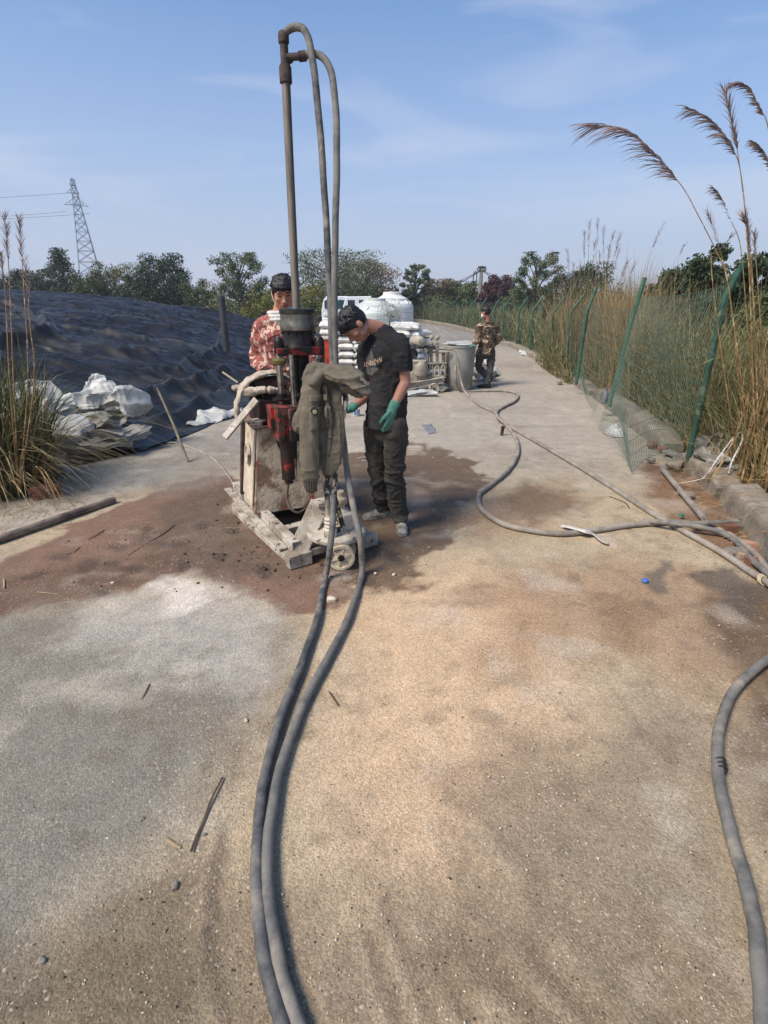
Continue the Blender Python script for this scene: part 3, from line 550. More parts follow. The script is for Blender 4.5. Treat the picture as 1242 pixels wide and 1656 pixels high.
mb = MB(); bc = V3(P(466, 685, 3.58)); mb.box((bc[0], bc[1], (bz0+bz1)/2), (.17, .16, bz1-bz0), YR); mb.box((bc[0]-.03, bc[1]-.09, (bz0+bz1)/2-.02), (.05, .03, (bz1-bz0)*.8), YR); mb.box((bc[0]+.045, bc[1]-.09, (bz0+bz1)/2), (.045, .03, (bz1-bz0)*.9), YR)
mb.box((bc[0]-.08, bc[1]+.05, (bz0+bz1)/2+.03), (.12, .12, .16), YR)
blk = mb.build('slide_block', redp, rg, bev=.006)
for dx in (-.03, .045):
    for dz in (-.09, .07): MB().cyl((bc[0]+dx, bc[1]-.10+dx*.1, (bz0+bz1)/2+dz), (bc[0]+dx, bc[1]-.118+dx*.1, (bz0+bz1)/2+dz), .011, n=6).build('bolt', greasy, blk)
mb = MB(); br = V3(P(530, 680, 3.72)); mb.box((br[0], br[1], .88), (.16, .16, .26), YR); mb.box(((bc[0]+br[0])/2, 3.74, .93), (.3, .1, .12), YR); mb.build('slide_block', redd, rg, bev=.006)
mb = MB(); cz = V3(P(465, 745, 3.56)); mb.lathe([(.03, .44), (.03, .46), (.046, .47), (.046, .80), (.052, .80), (.052, bz0+.01)], (cz[0], cz[1], 0), n=22); mb.build('feed_cylinder', redd, rg)
mb = MB(); mb.lathe([(.03, .44), (.03, .46), (.046, .47), (.046, .80)], (br[0], br[1]-.01, 0), n=22); mb.build('feed_cylinder', redd, rg)
mb = MB(); mb.tube(cat_path([(cz[0], cz[1]-.01, .46), P(464, 805, 3.53), P(470, 822, 3.5), P(482, 829, 3.5), P(496, 822, 3.56)], 6), .0095, 10); mb.build('return_hose', mat('brown_hose', lin((96, 82, 70)), lin((66, 56, 48)), 9, .8), rg)
CX, CY = V3(P(481, 515, 3.8))[0], 3.8
zpl = P(480, 568, 3.8)[2]
mb = MB()
r1b = V3(P(458, 643, 3.62)); r1t = V3(P(448, 576, 3.62)); r1t[0] = r1b[0] = (r1b[0]+r1t[0])/2
mb.cyl((r1b[0], 3.62, r1b[2]-.05), (r1b[0], 3.62, zpl), .0225, n=20); mb.build('guide_rod', chrome, rg)
mb = MB(); r2 = V3(P(473.5, 620, 3.55)); mb.cyl((r2[0], 3.55, .50), (r2[0]+.02, 3.55, .85), .014, n=14); mb.cyl((r2[0], 3.55, .93), (r2[0]-.003, 3.56, zpl), .0165, n=18); mb.build('guide_rod', chrome, rg)
mb = MB(); r3 = V3(P(514, 585, 3.74)); mb.cyl((r3[0], 3.74, .95), (r3[0], 3.74, zpl), .02, n=18); mb.cyl((r3[0]+.03, 3.8, .95), (r3[0]+.03, 3.8, zpl), .014, n=14); mb.build('guide_rod', chrome, rg)
mb = MB(); mb.lathe([(.06, 0), (.062, .015), (.035, .02), (.035, .05)], (r1b[0], 3.62, r1b[2]-.02), n=22); mb.lathe([(.07, 0), (.075, .03), (.05, .05)], (CX+.03, CY-.05, .99), n=22); mb.build('rod_collar', greasy, rg)
mb = MB(); mb.cyl((CX+.01, CY, .8), (CX+.01, CY, zpl), .055, n=24); mb.cyl((CX-.045, CY-.04, .9), (CX-.045, CY-.04, zpl), .012); mb.cyl((CX-.02, CY-.055, .9), (CX-.02, CY-.055, zpl), .010); mb.build('spindle', greasy, rg)
mb = MB(); mb.tube([V3(P(516, 580, 3.7)), V3(P(527, 640, 3.62))], .018, 10); mb.build('shift_lever', greasy, rg)
# crosshead, cone and chuck
mb = MB(); L0 = (r1b[0], 3.66, zpl); R1 = (r3[0]+.012, 3.76, zpl)
mb.lathe([(.0, -.02), (.135, -.02), (.14, -.012), (.14, .012), (.135, .02), (0, .02)], (CX, CY, zpl+.01), n=36, cap=False); mb.bar(V3(L0)+V3(-.02, -.02, .01), V3(R1)+V3(.02, .0, .01), .1, .05)
ch_ = mb.build('crosshead', mat('greasy_red_plate', lin((130, 42, 32)), lin((36, 30, 28)), 8, .45, .3, .5, lo=.40, hi=.46), rg, bev=.005)
for q_, nm_ in ((L0, 0), (R1, 1)):
    mb = MB(); mb.lathe([(.034, -.03), (.036, .0), (.034, .055), (.03, .075), (.02, .088), (0, .092)], (q_[0], q_[1], q_[2]+.01), n=18, cap=False); mb.build('rod_cap', greasy, ch_)
mb = MB(); mb.lathe([(.0, -.07), (.03, -.07), (.05, -.06), (.052, -.04), (.04, -.028), (0, -.026)], (r1b[0]+.0, 3.62, zpl), n=20, cap=False); mb.build('yellow_collar', mat('old_yellow', lin((104, 92, 40)), lin((60, 54, 36)), 10, .6, 0, .4), ch_)
mb = MB(); mb.lathe([(.125, 0), (.122, .01), (.112, .03), (.108, .105), (.118, .106), (.118, .118), (.0, .118)], (CX, CY, zpl+.03), n=40, cap=False)
for k in range(12): a = k*math.pi/6; mb.lathe([(.007, 0), (.007, .012), (0, .013)], (CX+.113*math.cos(a), CY+.113*math.sin(a), zpl+.129), (0, 0, -1), n=6)
mb.build('cone_housing', greasy, rg)
zc = P(481, 534, 3.8)[2]; zt = P(481, 499, 3.8)[2]; hh = zt-zc
mb = MB(); mb.lathe([(.0, 0), (.117, 0), (.119, .006), (.119, hh*.30), (.114, hh*.40), (.113, hh*.74), (.116, hh*.78), (.0, hh*.78)], (CX, CY, zc), n=48, cap=False); mb.build('chuck_body', steel, rg, auto=25)
mb = MB(); mb.lathe([(.04, hh*.78), (.117, hh*.78), (.119, hh*.80), (.119, hh*.97), (.113, hh), (.045, hh), (.04, hh*.9)], (CX, CY, zc), n=48, cap=False); mb.build('chuck_ring', mat('dark_ring', lin((66, 66, 60)), lin((46, 46, 42)), 12, .5, .6, .3), rg, auto=25)
# ---------------------------------------------------------------- drill pipe with its swivel
PX = CX-.008
def zz(y): return P(478, y, 3.8)[2]
dp = thing('drill_pipe', 'tall muddy steel drill pipe rising out of the rig chuck', 'drill pipe', (PX, CY, 1.2))
def px_at(y): return V3(P(0, y, 3.8))
pt = V3(P(461.5, 135, 3.8)); pb = V3(PX, CY, 1.2); xt = pt[0]+.004
mb = MB(); mb.tube([pb, (xt, CY, zz(120))], .0258, 20); mb.build('pipe', mat('pipe_steel', lin((134, 126, 116)), lin((92, 86, 80)), 5, .7, .3, .6, 30, lin((70, 62, 56)), 2.5, lo=.47, hi=.55, lo3=.5, hi3=.56, stretch=(1, 1, .16)), dp)
mb = MB(); z0 = zz(136); mb.lathe([(.030, 0), (.036, .005), (.036, .075), (.032, .085), (.0235, .097), (.0235, .185), (.029, .187), (.031, .195), (.031, .222), (.027, .238), (.021, .244)], (xt, CY, z0), n=18)
mb.tube([(xt, CY, zz(93)), V3(P(486, 91, 3.77))], .019, 14); mb.lathe([(.024, 0), (.026, .004), (.026, .04), (.022, .045)], V3(P(483, 91.5, 3.77)), nrm(V3(1, -.1, .05)), 12)
mb.tube([(xt, CY, zz(102)), (xt+.04, CY, zz(94))], .02, 12)
mb.build('swivel', rustdk, dp, bev=.002)
# ---------------------------------------------------------------- hoses
def hose(name, pts, r, m, label, cat='hose', group=None, n=14, sub=7):
    t_ = MB(); pa = cat_path(pts, sub); pa = [q+V3(.0022*math.sin(i*.43)*math.sin(i*.21), .0022*math.sin(i*.37+1), 0) for i, q in enumerate(pa)]
    t_.tube(pa, [r*(1+.03*math.sin(i*1.7)*math.sin(i*.37)) for i in range(len(pa))], n); o = t_.build(name, m, auto=80); return tag(o, label, cat, group)
g_ = lambda x, y, z=.024: G(x, y, z)
hr = .0198
hose('water_hose', [(xt, CY, zz(68)), P(460.5, 57, 3.8), P(468, 47.5, 3.79), P(480, 43.5, 3.78), P(492, 49, 3.76), P(500, 68, 3.74), P(507, 105, 3.70), P(514, 170, 3.65), P(521, 260, 3.59), P(527, 350, 3.53), P(532, 440, 3.47), P(535.5, 520, 3.43), P(538, 590, 3.40), P(540, 650, 3.38), P(540, 720, 3.34), P(541, 780, 3.20),
     P(538, 840, 3.03), P(534, 885, 2.96), g_(526, 935), g_(513, 1000), g_(489, 1070), g_(457, 1150), g_(432, 1240), g_(418, 1340), g_(415, 1440), g_(424, 1530), g_(441, 1600), g_(466, 1680), g_(500, 1780)], hr, hosed, 'left of the two thick grey hoses running from the pipe top to the foreground', group='hoses of the drilling rig', n=16)
hose('water_hose', [V3(P(487, 91, 3.77)), P(500, 88, 3.76), P(518, 90, 3.74), P(532, 107, 3.70), P(540, 145, 3.65), P(544, 200, 3.60), P(545, 270, 3.55), P(543, 350, 3.50), P(541, 430, 3.46), P(541, 510, 3.42), P(543, 580, 3.40), P(548, 650, 3.37), P(556, 720, 3.30), P(564, 780, 3.2),
     P(574, 830, 3.08), P(583, 875, 3.0), g_(585, 925), g_(572, 975), g_(549, 1030), g_(516, 1090), g_(481, 1160), g_(454, 1240), g_(439, 1320), g_(432, 1400), g_(437, 1480), g_(451, 1560), g_(476, 1640), g_(520, 1760)], hr, hosem, 'right of the two thick grey hoses running from the pipe top to the foreground', group='hoses of the drilling rig', n=16)
b_ = lambda x, y: G(x, y, .022)
hose('slurry_hose', [P(722, 565, 10.0), P(733, 566, 10.0), P(739, 580, 9.95), P(744, 605, 9.9), P(748, 625, 9.8), b_(757, 640), b_(775, 655), b_(797, 665), b_(808, 676), b_(825, 695), b_(836, 712), b_(837, 735), b_(822, 760), b_(795, 783), b_(777, 797), b_(774, 812), b_(783, 828), b_(815, 848), b_(860, 858), b_(910, 863), b_(960, 858), b_(1010, 850), b_(1060, 846), b_(1110, 846), b_(1160, 856), G(1200, 878, .03), G(1230, 906, .03), G(1290, 990, .03)], .0215, hosel, 'dusty grey hose looping from the big bin and tied with white ribbon')
hose('slurry_hose', [P(737, 590, 10.05), P(737, 612, 10.0), b_(745, 632), b_(775, 632), b_(812, 632), b_(832, 635), b_(838, 641), b_(831, 650), b_(815, 658), b_(804, 666), G(806, 676, .05), b_(825, 690), b_(870, 716), b_(930, 751), b_(990, 788), b_(1050, 827), b_(1100, 856), b_(1160, 889), b_(1210, 922), G(1245, 945, .03), G(1300, 1000, .03)], .0215, hosel, 'straight dusty grey hose crossing the road diagonally to the right edge')
hose('slurry_hose', [G(1215, 905, .03), G(1180, 868, .03), G(1130, 852, .065), G(1080, 845, .065), G(1040, 843, .03)][::-1]+[G(1250, 935, .03)], .02, hosem, 'short darker hose beside the kerb lying across the two dusty hoses')
hose('slurry_hose', [g_(1330, 1010), g_(1262, 1052), g_(1212, 1090), g_(1180, 1130), g_(1163, 1175), g_(1160, 1225), g_(1168, 1290), g_(1186, 1360), g_(1206, 1430), g_(1221, 1500), g_(1230, 1570), g_(1234, 1640), g_(1236, 1720)], .021, hosem, 'thick grey hose bending through the right foreground alone')
tb = MB()
for k in range(3): c0 = V3(G(1163+k*1.3, 1232+k*7, .024)); tb.tube([c0+V3(.023*math.cos(a), 0, .023*math.sin(a)) for a in np.linspace(0, 2*math.pi, 14)], .004, 6)
tag(tb.build('tape_wrap', black), 'black tape wound round the hose in the right foreground', 'tape')
tb = MB()
for k in range(3): c0 = V3(G(1231+k*2, 936+k*1.5, .03)); tb.tube([c0+V3(.022*math.cos(a), .022*math.sin(a)*.6, .026*math.sin(a)) for a in np.linspace(0, 2*math.pi, 14)], .004, 6)
tag(tb.build('twine_tie', mat('twine', lin((190, 176, 140)))), 'pale twine tied round the hoses at the right edge', 'twine')
# cable, steel pipe, stake, bricks, twigs
hose('electric_cable', [Q(-.08, .5, .03)]+[G(x, y, .01) for x, y in ((378, 785), (366, 765), (345, 742), (320, 728), (290, 718), (265, 712), (248, 712), (270, 716), (288, 714), (278, 710), (262, 715), (240, 720), (226, 728))], .008, mat('cable_grey', lin((170, 164, 150)), lin((140, 132, 118)), 6), 'thin pale cable running from the rig towards the black liner', 'cable', n=8)
a, b_1 = V3(G(-30, 882, .03)), V3(G(185, 808, .03)); mb = MB(); mb.tube([a, (a+b_1)/2+V3(0, 0, .004), b_1], .03, 18); tag(mb.build('steel_pipe', mat('old_pipe', lin((112, 98, 88)), lin((84, 72, 66)), 8, .85, .1, .5, 30, lin((136, 122, 108)), 3), bev=.003), 'long rusty steel pipe lying on the ground at left', 'pipe')
a = V3(G(305, 748)); tp = V3(P(254, 627, 5.75)); mb = MB(); mb.tube([a+V3(0, 0, -.02), (a+tp)/2+V3(.01, 0, 0), tp], [.016, .015, .011], 8); tag(mb.build('wooden_stake', mat('weathered_wood', lin((150, 138, 118)), lin((112, 98, 80)), 9, .9)), 'thin grey wooden stake leaning upright near the black liner', 'stake')
brk = mat('brick', lin((132, 84, 66)), lin((100, 68, 56)), 9, .95, 0, .8, 40, lin((160, 140, 120)), 6, lo3=.58, hi3=.66)
for i, (x, y, z, rz, lab) in enumerate([(78, 812, .028, .55, 'red brick at the bottom of the pair beside the grass'), (77, 812, .084, .30, 'red brick on top of the pair beside the grass')]):
    c = V3(G(x, y-8, 0)); mb = MB(); mb.box((0, 0, 0), (.23, .11, .053)); o = mb.build('brick', brk, bev=.004); o.location = (c[0], c[1], z); o.rotation_euler.z = rz; tag(o, lab, 'brick', 'bricks beside the grass')
# ---------------------------------------------------------------- people
skin = bpy.data.materials.new('skin'); skin.use_nodes = True
def skinmat(name, c):
    m = mat(name, lin(c), tuple(x*.86 for x in lin(c)), 9, .55, 0, .15, 60, spec=.35); b_s = m.node_tree.nodes['Principled BSDF']; b_s.inputs['Subsurface Weight'].default_value = .12; b_s.inputs['Subsurface Radius'].default_value = (.02, .008, .005); return m
eyem = mat('eye_dark', lin((30, 24, 22)), None, rough=.3, bump=0); lipm = mat('lips', lin((150, 88, 80)), None, rough=.5, bump=0)
hairm = mat('black_hair', lin((24, 22, 22)), lin((40, 36, 34)), 40, .5, 0, .8, 90, spec=.4, stretch=(1, 1, .3))
glovem = mat('green_glove', lin((84, 138, 118)), lin((66, 112, 96)), 14, .9, 0, .5, 90); glove2 = mat('grey_green_glove', lin((110, 140, 132)), lin((80, 108, 102)), 14, .9, 0, .5, 90)
def frame(f, u): f = nrm(f); u = V3(u); u = nrm(u-np.dot(u, f)*f); return f, u, np.cross(f, u)
def head_mb(mb, c, f, u, r, s):
    M = np.column_stack([r, f, u]); E = lambda dr, df, du, rad, **k: mb.ell(c+s*(dr*r+df*f+du*u), [q*s for q in rad], M, 24, 16)
    E(0, -.012, .025, (.073, .092, .088)); E(0, .02, .0, (.068, .068, .085)); E(0, .028, -.055, (.056, .056, .062)); E(0, .052, -.088, (.03, .028, .024))
    for q in (-1, 1):
        E(q*.046, .045, -.025, (.024, .028, .026)); E(q*.052, .01, -.065, (.018, .035, .03)); E(q*.076, -.012, -.01, (.011, .022, .032)); E(q*.03, .073, .03, (.026, .016, .010)); E(q*.03, .0705, .012, (.016, .012, .011))
    E(0, .075, .035, (.05, .014, .014))
    mb.limb([c+s*(f*.078+u*.018), c+s*(f*.092-u*.008), c+s*(f*.104-u*.026)], [.008*s, .010*s, .013*s], 10); E(-.013, .088, -.031, (.01, .012, .009)); E(.013, .088, -.031, (.01, .012, .009))
    E(0, .080, -.053, (.024, .014, .0075)); E(0, .078, -.063, (.020, .014, .0075))
def head_cls(c, f, u, r, s):
    def k(C):
        d = (C-c)/s; a, b_, e = d@r, d@f, d@u; m_ = np.zeros(len(C), int)
        for q in (-1, 1):
            m_[(((a-q*.031)/.014)**2+((e-.011)/.0055)**2 < 1) & (b_ > .04)] = 1
            m_[(((a-q*.031)/.022)**2+((e-.033-.004*(1-((a-q*.03)/.02)**2))/.0045)**2 < 1) & (b_ > .04)] = 1
        m_[((a/.024)**2+((e+.058)/.010)**2 < 1) & (b_ > .06)] = 2
        m_[((np.abs(a) < .022)) & (np.abs(e+.058) < .0015) & (b_ > .06)] = 1
        return m_
    return k
def hair_mb(mb, c, f, u, r, s, seed=1, fringe=1.0, long_=0):
    M = np.column_stack([r, f, u]); rr_ = random.Random(seed)
    mb.ell(c+s*(f*-.018+u*.042), [.081*s, .097*s, .083*s], M, 28, 18); mb.ell(c+s*(f*-.04+u*.01), [.074*s, .07*s, .075*s], M, 24, 14)
    mb.ell(c+s*(f*.035+u*.075), [.06*s, .05*s, .036*s], M, 24, 14)
    for k in range(170):
        a = rr_.uniform(0, 2*math.pi); z = rr_.uniform(.1, 1); q = math.sqrt(1-z*z); d = r*q*math.cos(a)+f*q*math.sin(a)+u*z
        p0 = c+s*(f*-.015+u*.04)+s*(r*q*math.cos(a)*.076+f*q*math.sin(a)*.092+u*z*.078); p1 = p0+s*(d*rr_.uniform(.006, .015)+f*rr_.uniform(-.008, .014)+r*rr_.uniform(-.008, .008))
        mb.limb([p0, (p0+p1)/2, p1], [.0085*s, .007*s, .003*s], 6, sub=2)
    for k in range(15):
        a = (k-7)/7; p0 = c+s*(r*a*.062+f*(.062-.03*a*a)+u*.085); p1 = p0+s*(f*.018+u*(-.038-.016*rr_.random())*fringe+r*rr_.uniform(-.008, .008)); mb.limb([p0, (p0+p1)/2+s*f*.012, p1], [.012*s, .010*s, .004*s], 6, sub=2)
    for q in (-1, 1): mb.ell(c+s*(r*q*.071+f*.008+u*.02), [.01*s, .02*s, .03*s], M)
def hand_mb(mb, w, d, n, th, curl=.5, s=1.0, spread=.12):  # wrist, pointing dir, palm normal, thumb side
    d = nrm(d); n = nrm(V3(n)-np.dot(n, d)*d); t_ = nrm(V3(th)-np.dot(th, d)*d-np.dot(th, n)*n)
    mb.limb([w-d*.02*s, w+d*.02*s, w+d*.06*s, w+d*.085*s], [.026*s, .034*s, .042*s, .040*s], 16, side=t_, fl=[.8, .6, .42, .38])
    L = [(.034, .072, .0095), (.012, .08, .0098), (-.011, .074, .0095), (-.033, .058, .0085)]
    for i, (o_, ln_, ra) in enumerate(L):
        k0 = w+d*.078*s+t_*o_*s; c_ = curl*(1+.12*i); dd = nrm(d+t_*spread*(o_*18)); pts = [k0]; a = .15*c_
        for q in (.45, .3, .25): a += c_*.55; pts.append(pts[-1]+s*ln_*q*(dd*math.cos(a)+n*math.sin(a)))
        mb.limb(pts, [ra*s*1.05, ra*s, ra*s*.92, ra*s*.78], 10, sub=3)
    k0 = w+d*.022*s+t_*.026*s; p1 = k0+s*(d*.028+t_*.024+n*.010); p2 = p1+s*(d*.028+t_*.010+n*.012); p3_ = p2+s*(d*.022+n*.010); mb.limb([k0, p1, p2, p3_], [.014*s, .0125*s, .011*s, .0085*s], 10, sub=3)
def person(name, label, J_, head, mats, sleeve='short', scale=1.0, hands=None, seed=1, feet=None, group=None, fringe=1.0, shoe_m=None, pants_noise=.017, shirt_r=1.0, tail=0.0):
    s = scale; base = V3((J_['anL']+J_['anR'])/2); base[2] = 0; t_ = thing('person', label, 'person', tuple(base), group)
    sh = nrm(J_['shL']-J_['shR']); hp = nrm(J_['hipL']-J_['hipR']); hc, f, u = head; f, u, r = frame(f, u); hc = V3(hc)
    b = MB(); nk = J_['neck']; pel = (J_['hipL']+J_['hipR'])/2; mid = pel*.5+nk*.5; mid += J_.get('bow', V3(0, 0, 0)); ch = mid*.4+nk*.6
    b.limb([pel, pel*.6+mid*.4, mid, ch, nk-(nk-ch)*.12], [.105*s, .10*s, .105*s, .12*s, .06*s], 24, side=sh, fl=[.72, .7, .68, .66, .7])
    b.limb([nk-(nk-ch)*.2, nk, hc-u*.04*s-f*.025*s], [.056*s, .053*s, .05*s], 16)
    head_mb(b, hc, f, u, r, s)
    for q in 'LR':
        b.limb([nk*.35+J_['sh'+q]*.65-V3(0, 0, .0), J_['sh'+q], J_['sh'+q]*.5+J_['el'+q]*.5, J_['el'+q]], [.038*s, .038*s, .040*s, .038*s], 16); b.limb([J_['el'+q], J_['el'+q]*.7+J_['wr'+q]*.3, J_['wr'+q]], [.037*s, .039*s, .026*s], 16)
        b.limb([J_['hip'+q], J_['hip'+q]*.5+J_['kn'+q]*.5, J_['kn'+q]], [.06*s, .06*s, .045*s], 16); b.limb([J_['kn'+q], J_['kn'+q]*.7+J_['an'+q]*.3, J_['an'+q]], [.045*s, .045*s, .036*s], 16)
        if hands and hands.get(q): hand_mb(b, J_['wr'+q], *hands[q], s=s*.9)
        else: b.limb([J_['wr'+q], J_['wr'+q]+.06*nrm(J_['wr'+q]-J_['el'+q])], [.028, .03], 12)
    body = fuse('body', b, [mats['skin'], eyem, lipm], t_, .0052, 3, classify=head_cls(hc, f, u, r, s))
    h = MB(); hair_mb(h, hc, f, u, r, s*1.03, seed, fringe); fuse('hair', h, hairm, t_, .0042, 1, disp=lambda V, N_: .0022*ridged(V*np.array([60, 60, 60]), 2, seed))
    # top
    c = MB(); hem = pel-(mid-pel)*(.05+tail); k = shirt_r
    c.limb([hem, pel*.7+mid*.3, mid, ch, ch*.35+nk*.65], [.176*s*k, .166*s*k, .162*s*k, .172*s*k, .10*s], 28, side=sh, fl=[.86, .82, .76, .70, .7], cut='a')
    c.limb([nk*.8+ch*.2-V3(0, 0, .015), nk*.9+ch*.1, nk+nrm(nk-ch)*.012], [.085*s, .075*s, .062*s], 20, cut='b')
    for q in 'LR':
        c.limb([nk*.75+ch*.25, nk*.45+ch*.1+J_['sh'+q]*.45-V3(0, 0, .01), J_['sh'+q]-V3(0, 0, .008)], [.075*s, .072*s, .066*s], 18)
        S_, E_, W_ = J_['sh'+q], J_['el'+q], J_['wr'+q]
        if sleeve == 'short': c.limb([ch*.3+nk*.3+S_*.4, S_, S_*.55+E_*.45, S_*.28+E_*.72], [.068*s, .067*s, .064*s, .066*s], 20, cut='b')
        else: c.limb([ch*.3+nk*.3+S_*.4, S_, S_*.5+E_*.5, E_, E_*.5+W_*.5, E_*.08+W_*.92], [.068*s, .071*s, .067*s, .064*s, .057*s, .043*s], 20, cut='b')
    wr_ = mats.get('wrinkle', .006)
    fuse('shirt' if sleeve == 'short' else 'jacket', c, mats['top'], t_, .0068, 3, disp=lambda V, N_: wr_*folds(V*np.array([8, 8, 11]), seed+5)+.3*wr_*folds(V*21, seed+6))
    # trousers
    c = MB(); c.limb([pel+nrm(mid-pel)*.06*s, pel, pel-V3(0, 0, .05*s)], [.132*s, .140*s, .12*s], 24, side=hp, fl=[.8, .84, .8])
    for q in 'LR':
        H_, K_, A_ = J_['hip'+q], J_['kn'+q], J_['an'+q]
        c.limb([H_, H_*.5+K_*.5, K_, K_*.6+A_*.4, K_*.25+A_*.75, A_+V3(0, 0, .015)], [.086*s, .088*s, .074*s, .074*s, .069*s, .062*s], 20)
    fuse('trousers', c, mats['bottom'], t_, .0068, 3, disp=lambda V, N_: pants_noise*(folds(V*np.array([6, 6, 12]), seed+9)+.35*folds(V*24, seed+2))*np.clip(1.35-V[:, 2], .35, 1.2))
    # shoes
    for q in 'LR':
        A_ = J_['an'+q]; d = nrm(feet[q][0]); tp_ = A_+d*.05; z0 = feet[q][1]; sdv = nrm(np.cross(d, (0, 0, 1)))
        m_ = MB(); drop = feet[q][2] if len(feet[q]) > 2 else V3(0, 0, 1); up = nrm(drop-np.dot(drop, d)*d); o_ = A_-up*(.045*s)
        m_.limb([A_+up*.02*s, A_-up*.02*s, o_-d*.02*s], [.046*s, .048*s, .042*s], 16); m_.limb([o_-d*.055*s, o_+d*.03*s, o_+d*.11*s, o_+d*.165*s], [.038*s, .042*s, .046*s, .036*s], 18, side=sdv, fl=[1, 1, .72, .6])
        m_.limb([o_-d*.055*s-up*.022*s, o_+d*.04*s-up*.022*s, o_+d*.11*s-up*.022*s, o_+d*.168*s-up*.018*s], [.04*s, .041*s, .048*s, .038*s], 18, side=sdv, fl=[.45]*4)
        sh_ = fuse('shoe', m_, mats['shoe'], t_, .005, 2, disp=lambda V, N_: .002*fbm(V*40, 2, 3))
        if mats.get('lace'):
            lm_ = MB()
            for kk in range(4): cc = o_+d*(.04+.022*kk)*s+up*(.052-.008*kk)*s; lm_.limb([cc-sdv*.022*s-up*.006, cc, cc+sdv*.022*s-up*.006], [.0032, .0036, .0032], 6)
            lm_.build('laces', mats['lace'], sh_)
    if mats.get('glove'):
        for q in 'LR':
            if hands.get(q):
                g0 = MB(); W_ = J_['wr'+q]; d = nrm(hands[q][0]); e_ = nrm(W_-J_['el'+q]); g0.limb([W_-e_*.05*s, W_-e_*.01*s, W_+d*.02*s], [.037*s, .034*s, .036*s], 16, fl=.85); hand_mb(g0, W_, *hands[q], s=s*1.06); fuse('glove', g0, mats['glove'], t_, .0036, 1, disp=lambda V, N_: .0012*fbm(V*60, 2, 4))
    return t_, (hc, f, u, r, s), (pel, mid, ch, nk, sh)
def pv(x, y, Y): return V3(P(x, y, Y))
# --- the bent worker in the black shirt
Yc = 3.84
J1 = dict(neck=pv(617, 533, 3.86), hipL=pv(641, 685, 3.78), hipR=pv(606, 688, 3.93), shL=pv(648, 556, 3.72), shR=pv(590, 570, 4.02), elL=pv(656, 618, 3.70), wrL=pv(634, 662, 3.60), elR=pv(597, 636, 3.92), wrR=pv(566, 662, 3.72),
          knL=pv(638, 768, 3.74), knR=pv(612, 765, 3.93), anL=V3(G(648, 838, .075)), anR=V3(G(622, 821, .075)), bow=V3(.035, -.0, 0))
f1, u1 = V3(-.42, -.22, -.88), V3(-.86, -.28, .42)
blackT = mat('black_cotton', lin((34, 34, 36)), lin((46, 45, 44)), 5, .95, 0, .35, 60, lin((72, 68, 62)), 4, lo3=.60, hi3=.8, bdist=.003)
darkP = mat('muddy_dark_trousers', lin((52, 50, 46)), lin((72, 68, 60)), 4, .95, 0, .5, 50, lin((108, 102, 90)), 3.2, lo3=.54, hi3=.72, bdist=.004)
shoeM = mat('muddy_shoe', lin((172, 166, 152)), lin((108, 102, 92)), 16, .9, 0, .5, 60)
p1, hd1, bd1 = person('person', 'worker in a black printed shirt and one green glove, bending his head beside the rig', J1, (pv(573, 526, 3.80), f1, u1),
    dict(skin=skinmat('tanned_skin', (170, 124, 102)), top=blackT, bottom=darkP, shoe=shoeM, lace=mat('dirty_laces', lin((196, 190, 176))), glove=glovem, wrinkle=.010), hands={'L': (V3(-.22, -.12, -1), V3(-.8, .5, 0), V3(-.5, -.8, 0), .22), 'R': (V3(-.9, -.4, .1), V3(0, 0, -1), V3(.2, -1, .2), .8)},
    feet={'L': (V3(.06, -1, -.05), 0), 'R': (V3(-.93, -.36, -.04), 0)}, scale=.97, seed=3, shirt_r=1.0)
# chest print: pale wedge, oval and block letters, thin appliques following the chest
pel, mid, ch, nk, sh = bd1
fw = nrm(np.cross(V3(0, 0, 1), -sh)); fw = fw if fw[1] < 0 else -fw
def surf_hit(objs, o, d):
    best = None
    for ob in objs:
        off_ = OFF[ob.name]; hit, loc, nor, _ = ob.ray_cast(Vector(V3(o)-off_), Vector(d))
        if hit and (best is None or (V3(loc)+off_-best[0])@V3(d) < 0): best = (V3(loc)+off_, V3(nor))
    return best
shirt = [c_ for c_ in p1.children if c_.name.startswith('shirt')]; SCREEN = nrm(V3(-.35, -.93, .1))
def stick(name, polys, m_, th=.0022, res=.004):
    """polys in chest-plane pixels of the garment: projected straight onto the cloth along the chest's own normal"""
    V = []; F = []
    for poly in polys:
        pw = np.array([P(x, y, 3.66)[0::2] for x, y in poly]); x0, z0 = pw.min(0); x1, z1 = pw.max(0); nx, nz = max(2, int((x1-x0)/res)+2), max(2, int((z1-z0)/res)+2)
        gx_, gz_ = np.meshgrid(np.linspace(x0, x1, nx), np.linspace(z0, z1, nz), indexing='ij'); ins = inside(np.column_stack([gx_.ravel(), gz_.ravel()]), [tuple(q) for q in pw]).reshape(nx, nz)
        idx = {}
        for i in range(nx):
            for j in range(nz):
                h_ = surf_hit(shirt, (gx_[i, j], 3.0, gz_[i, j]), (0, 1, 0))
                if h_ is not None: idx[i, j] = len(V); V.append(h_[0]+h_[1]*th)
        for i in range(nx-1):
            for j in range(nz-1):
                if ins[i, j] and ins[i+1, j+1] and all(q in idx for q in ((i, j), (i+1, j), (i+1, j+1), (i, j+1))):
                    F.append((idx[i, j], idx[i+1, j], idx[i+1, j+1], idx[i, j+1]))
    if not F: return None
    o = mk(name, V, F, m_, shirt[0]); OFF[o.name] = off(shirt[0]); return o
pg = mat('print_grey', lin((104, 104, 100)), lin((84, 84, 82)), 20, .95, 0, .1); pc = mat('print_cream', lin((208, 178, 148)), lin((180, 150, 124)), 30, .9, 0, .1)
stick('chest_print', [[(601, 566), (591, 585), (590, 603), (610, 596), (604, 580)], [(589, 602), (592, 612), (601, 612), (612, 600), (610, 594), (600, 598)]], pg)
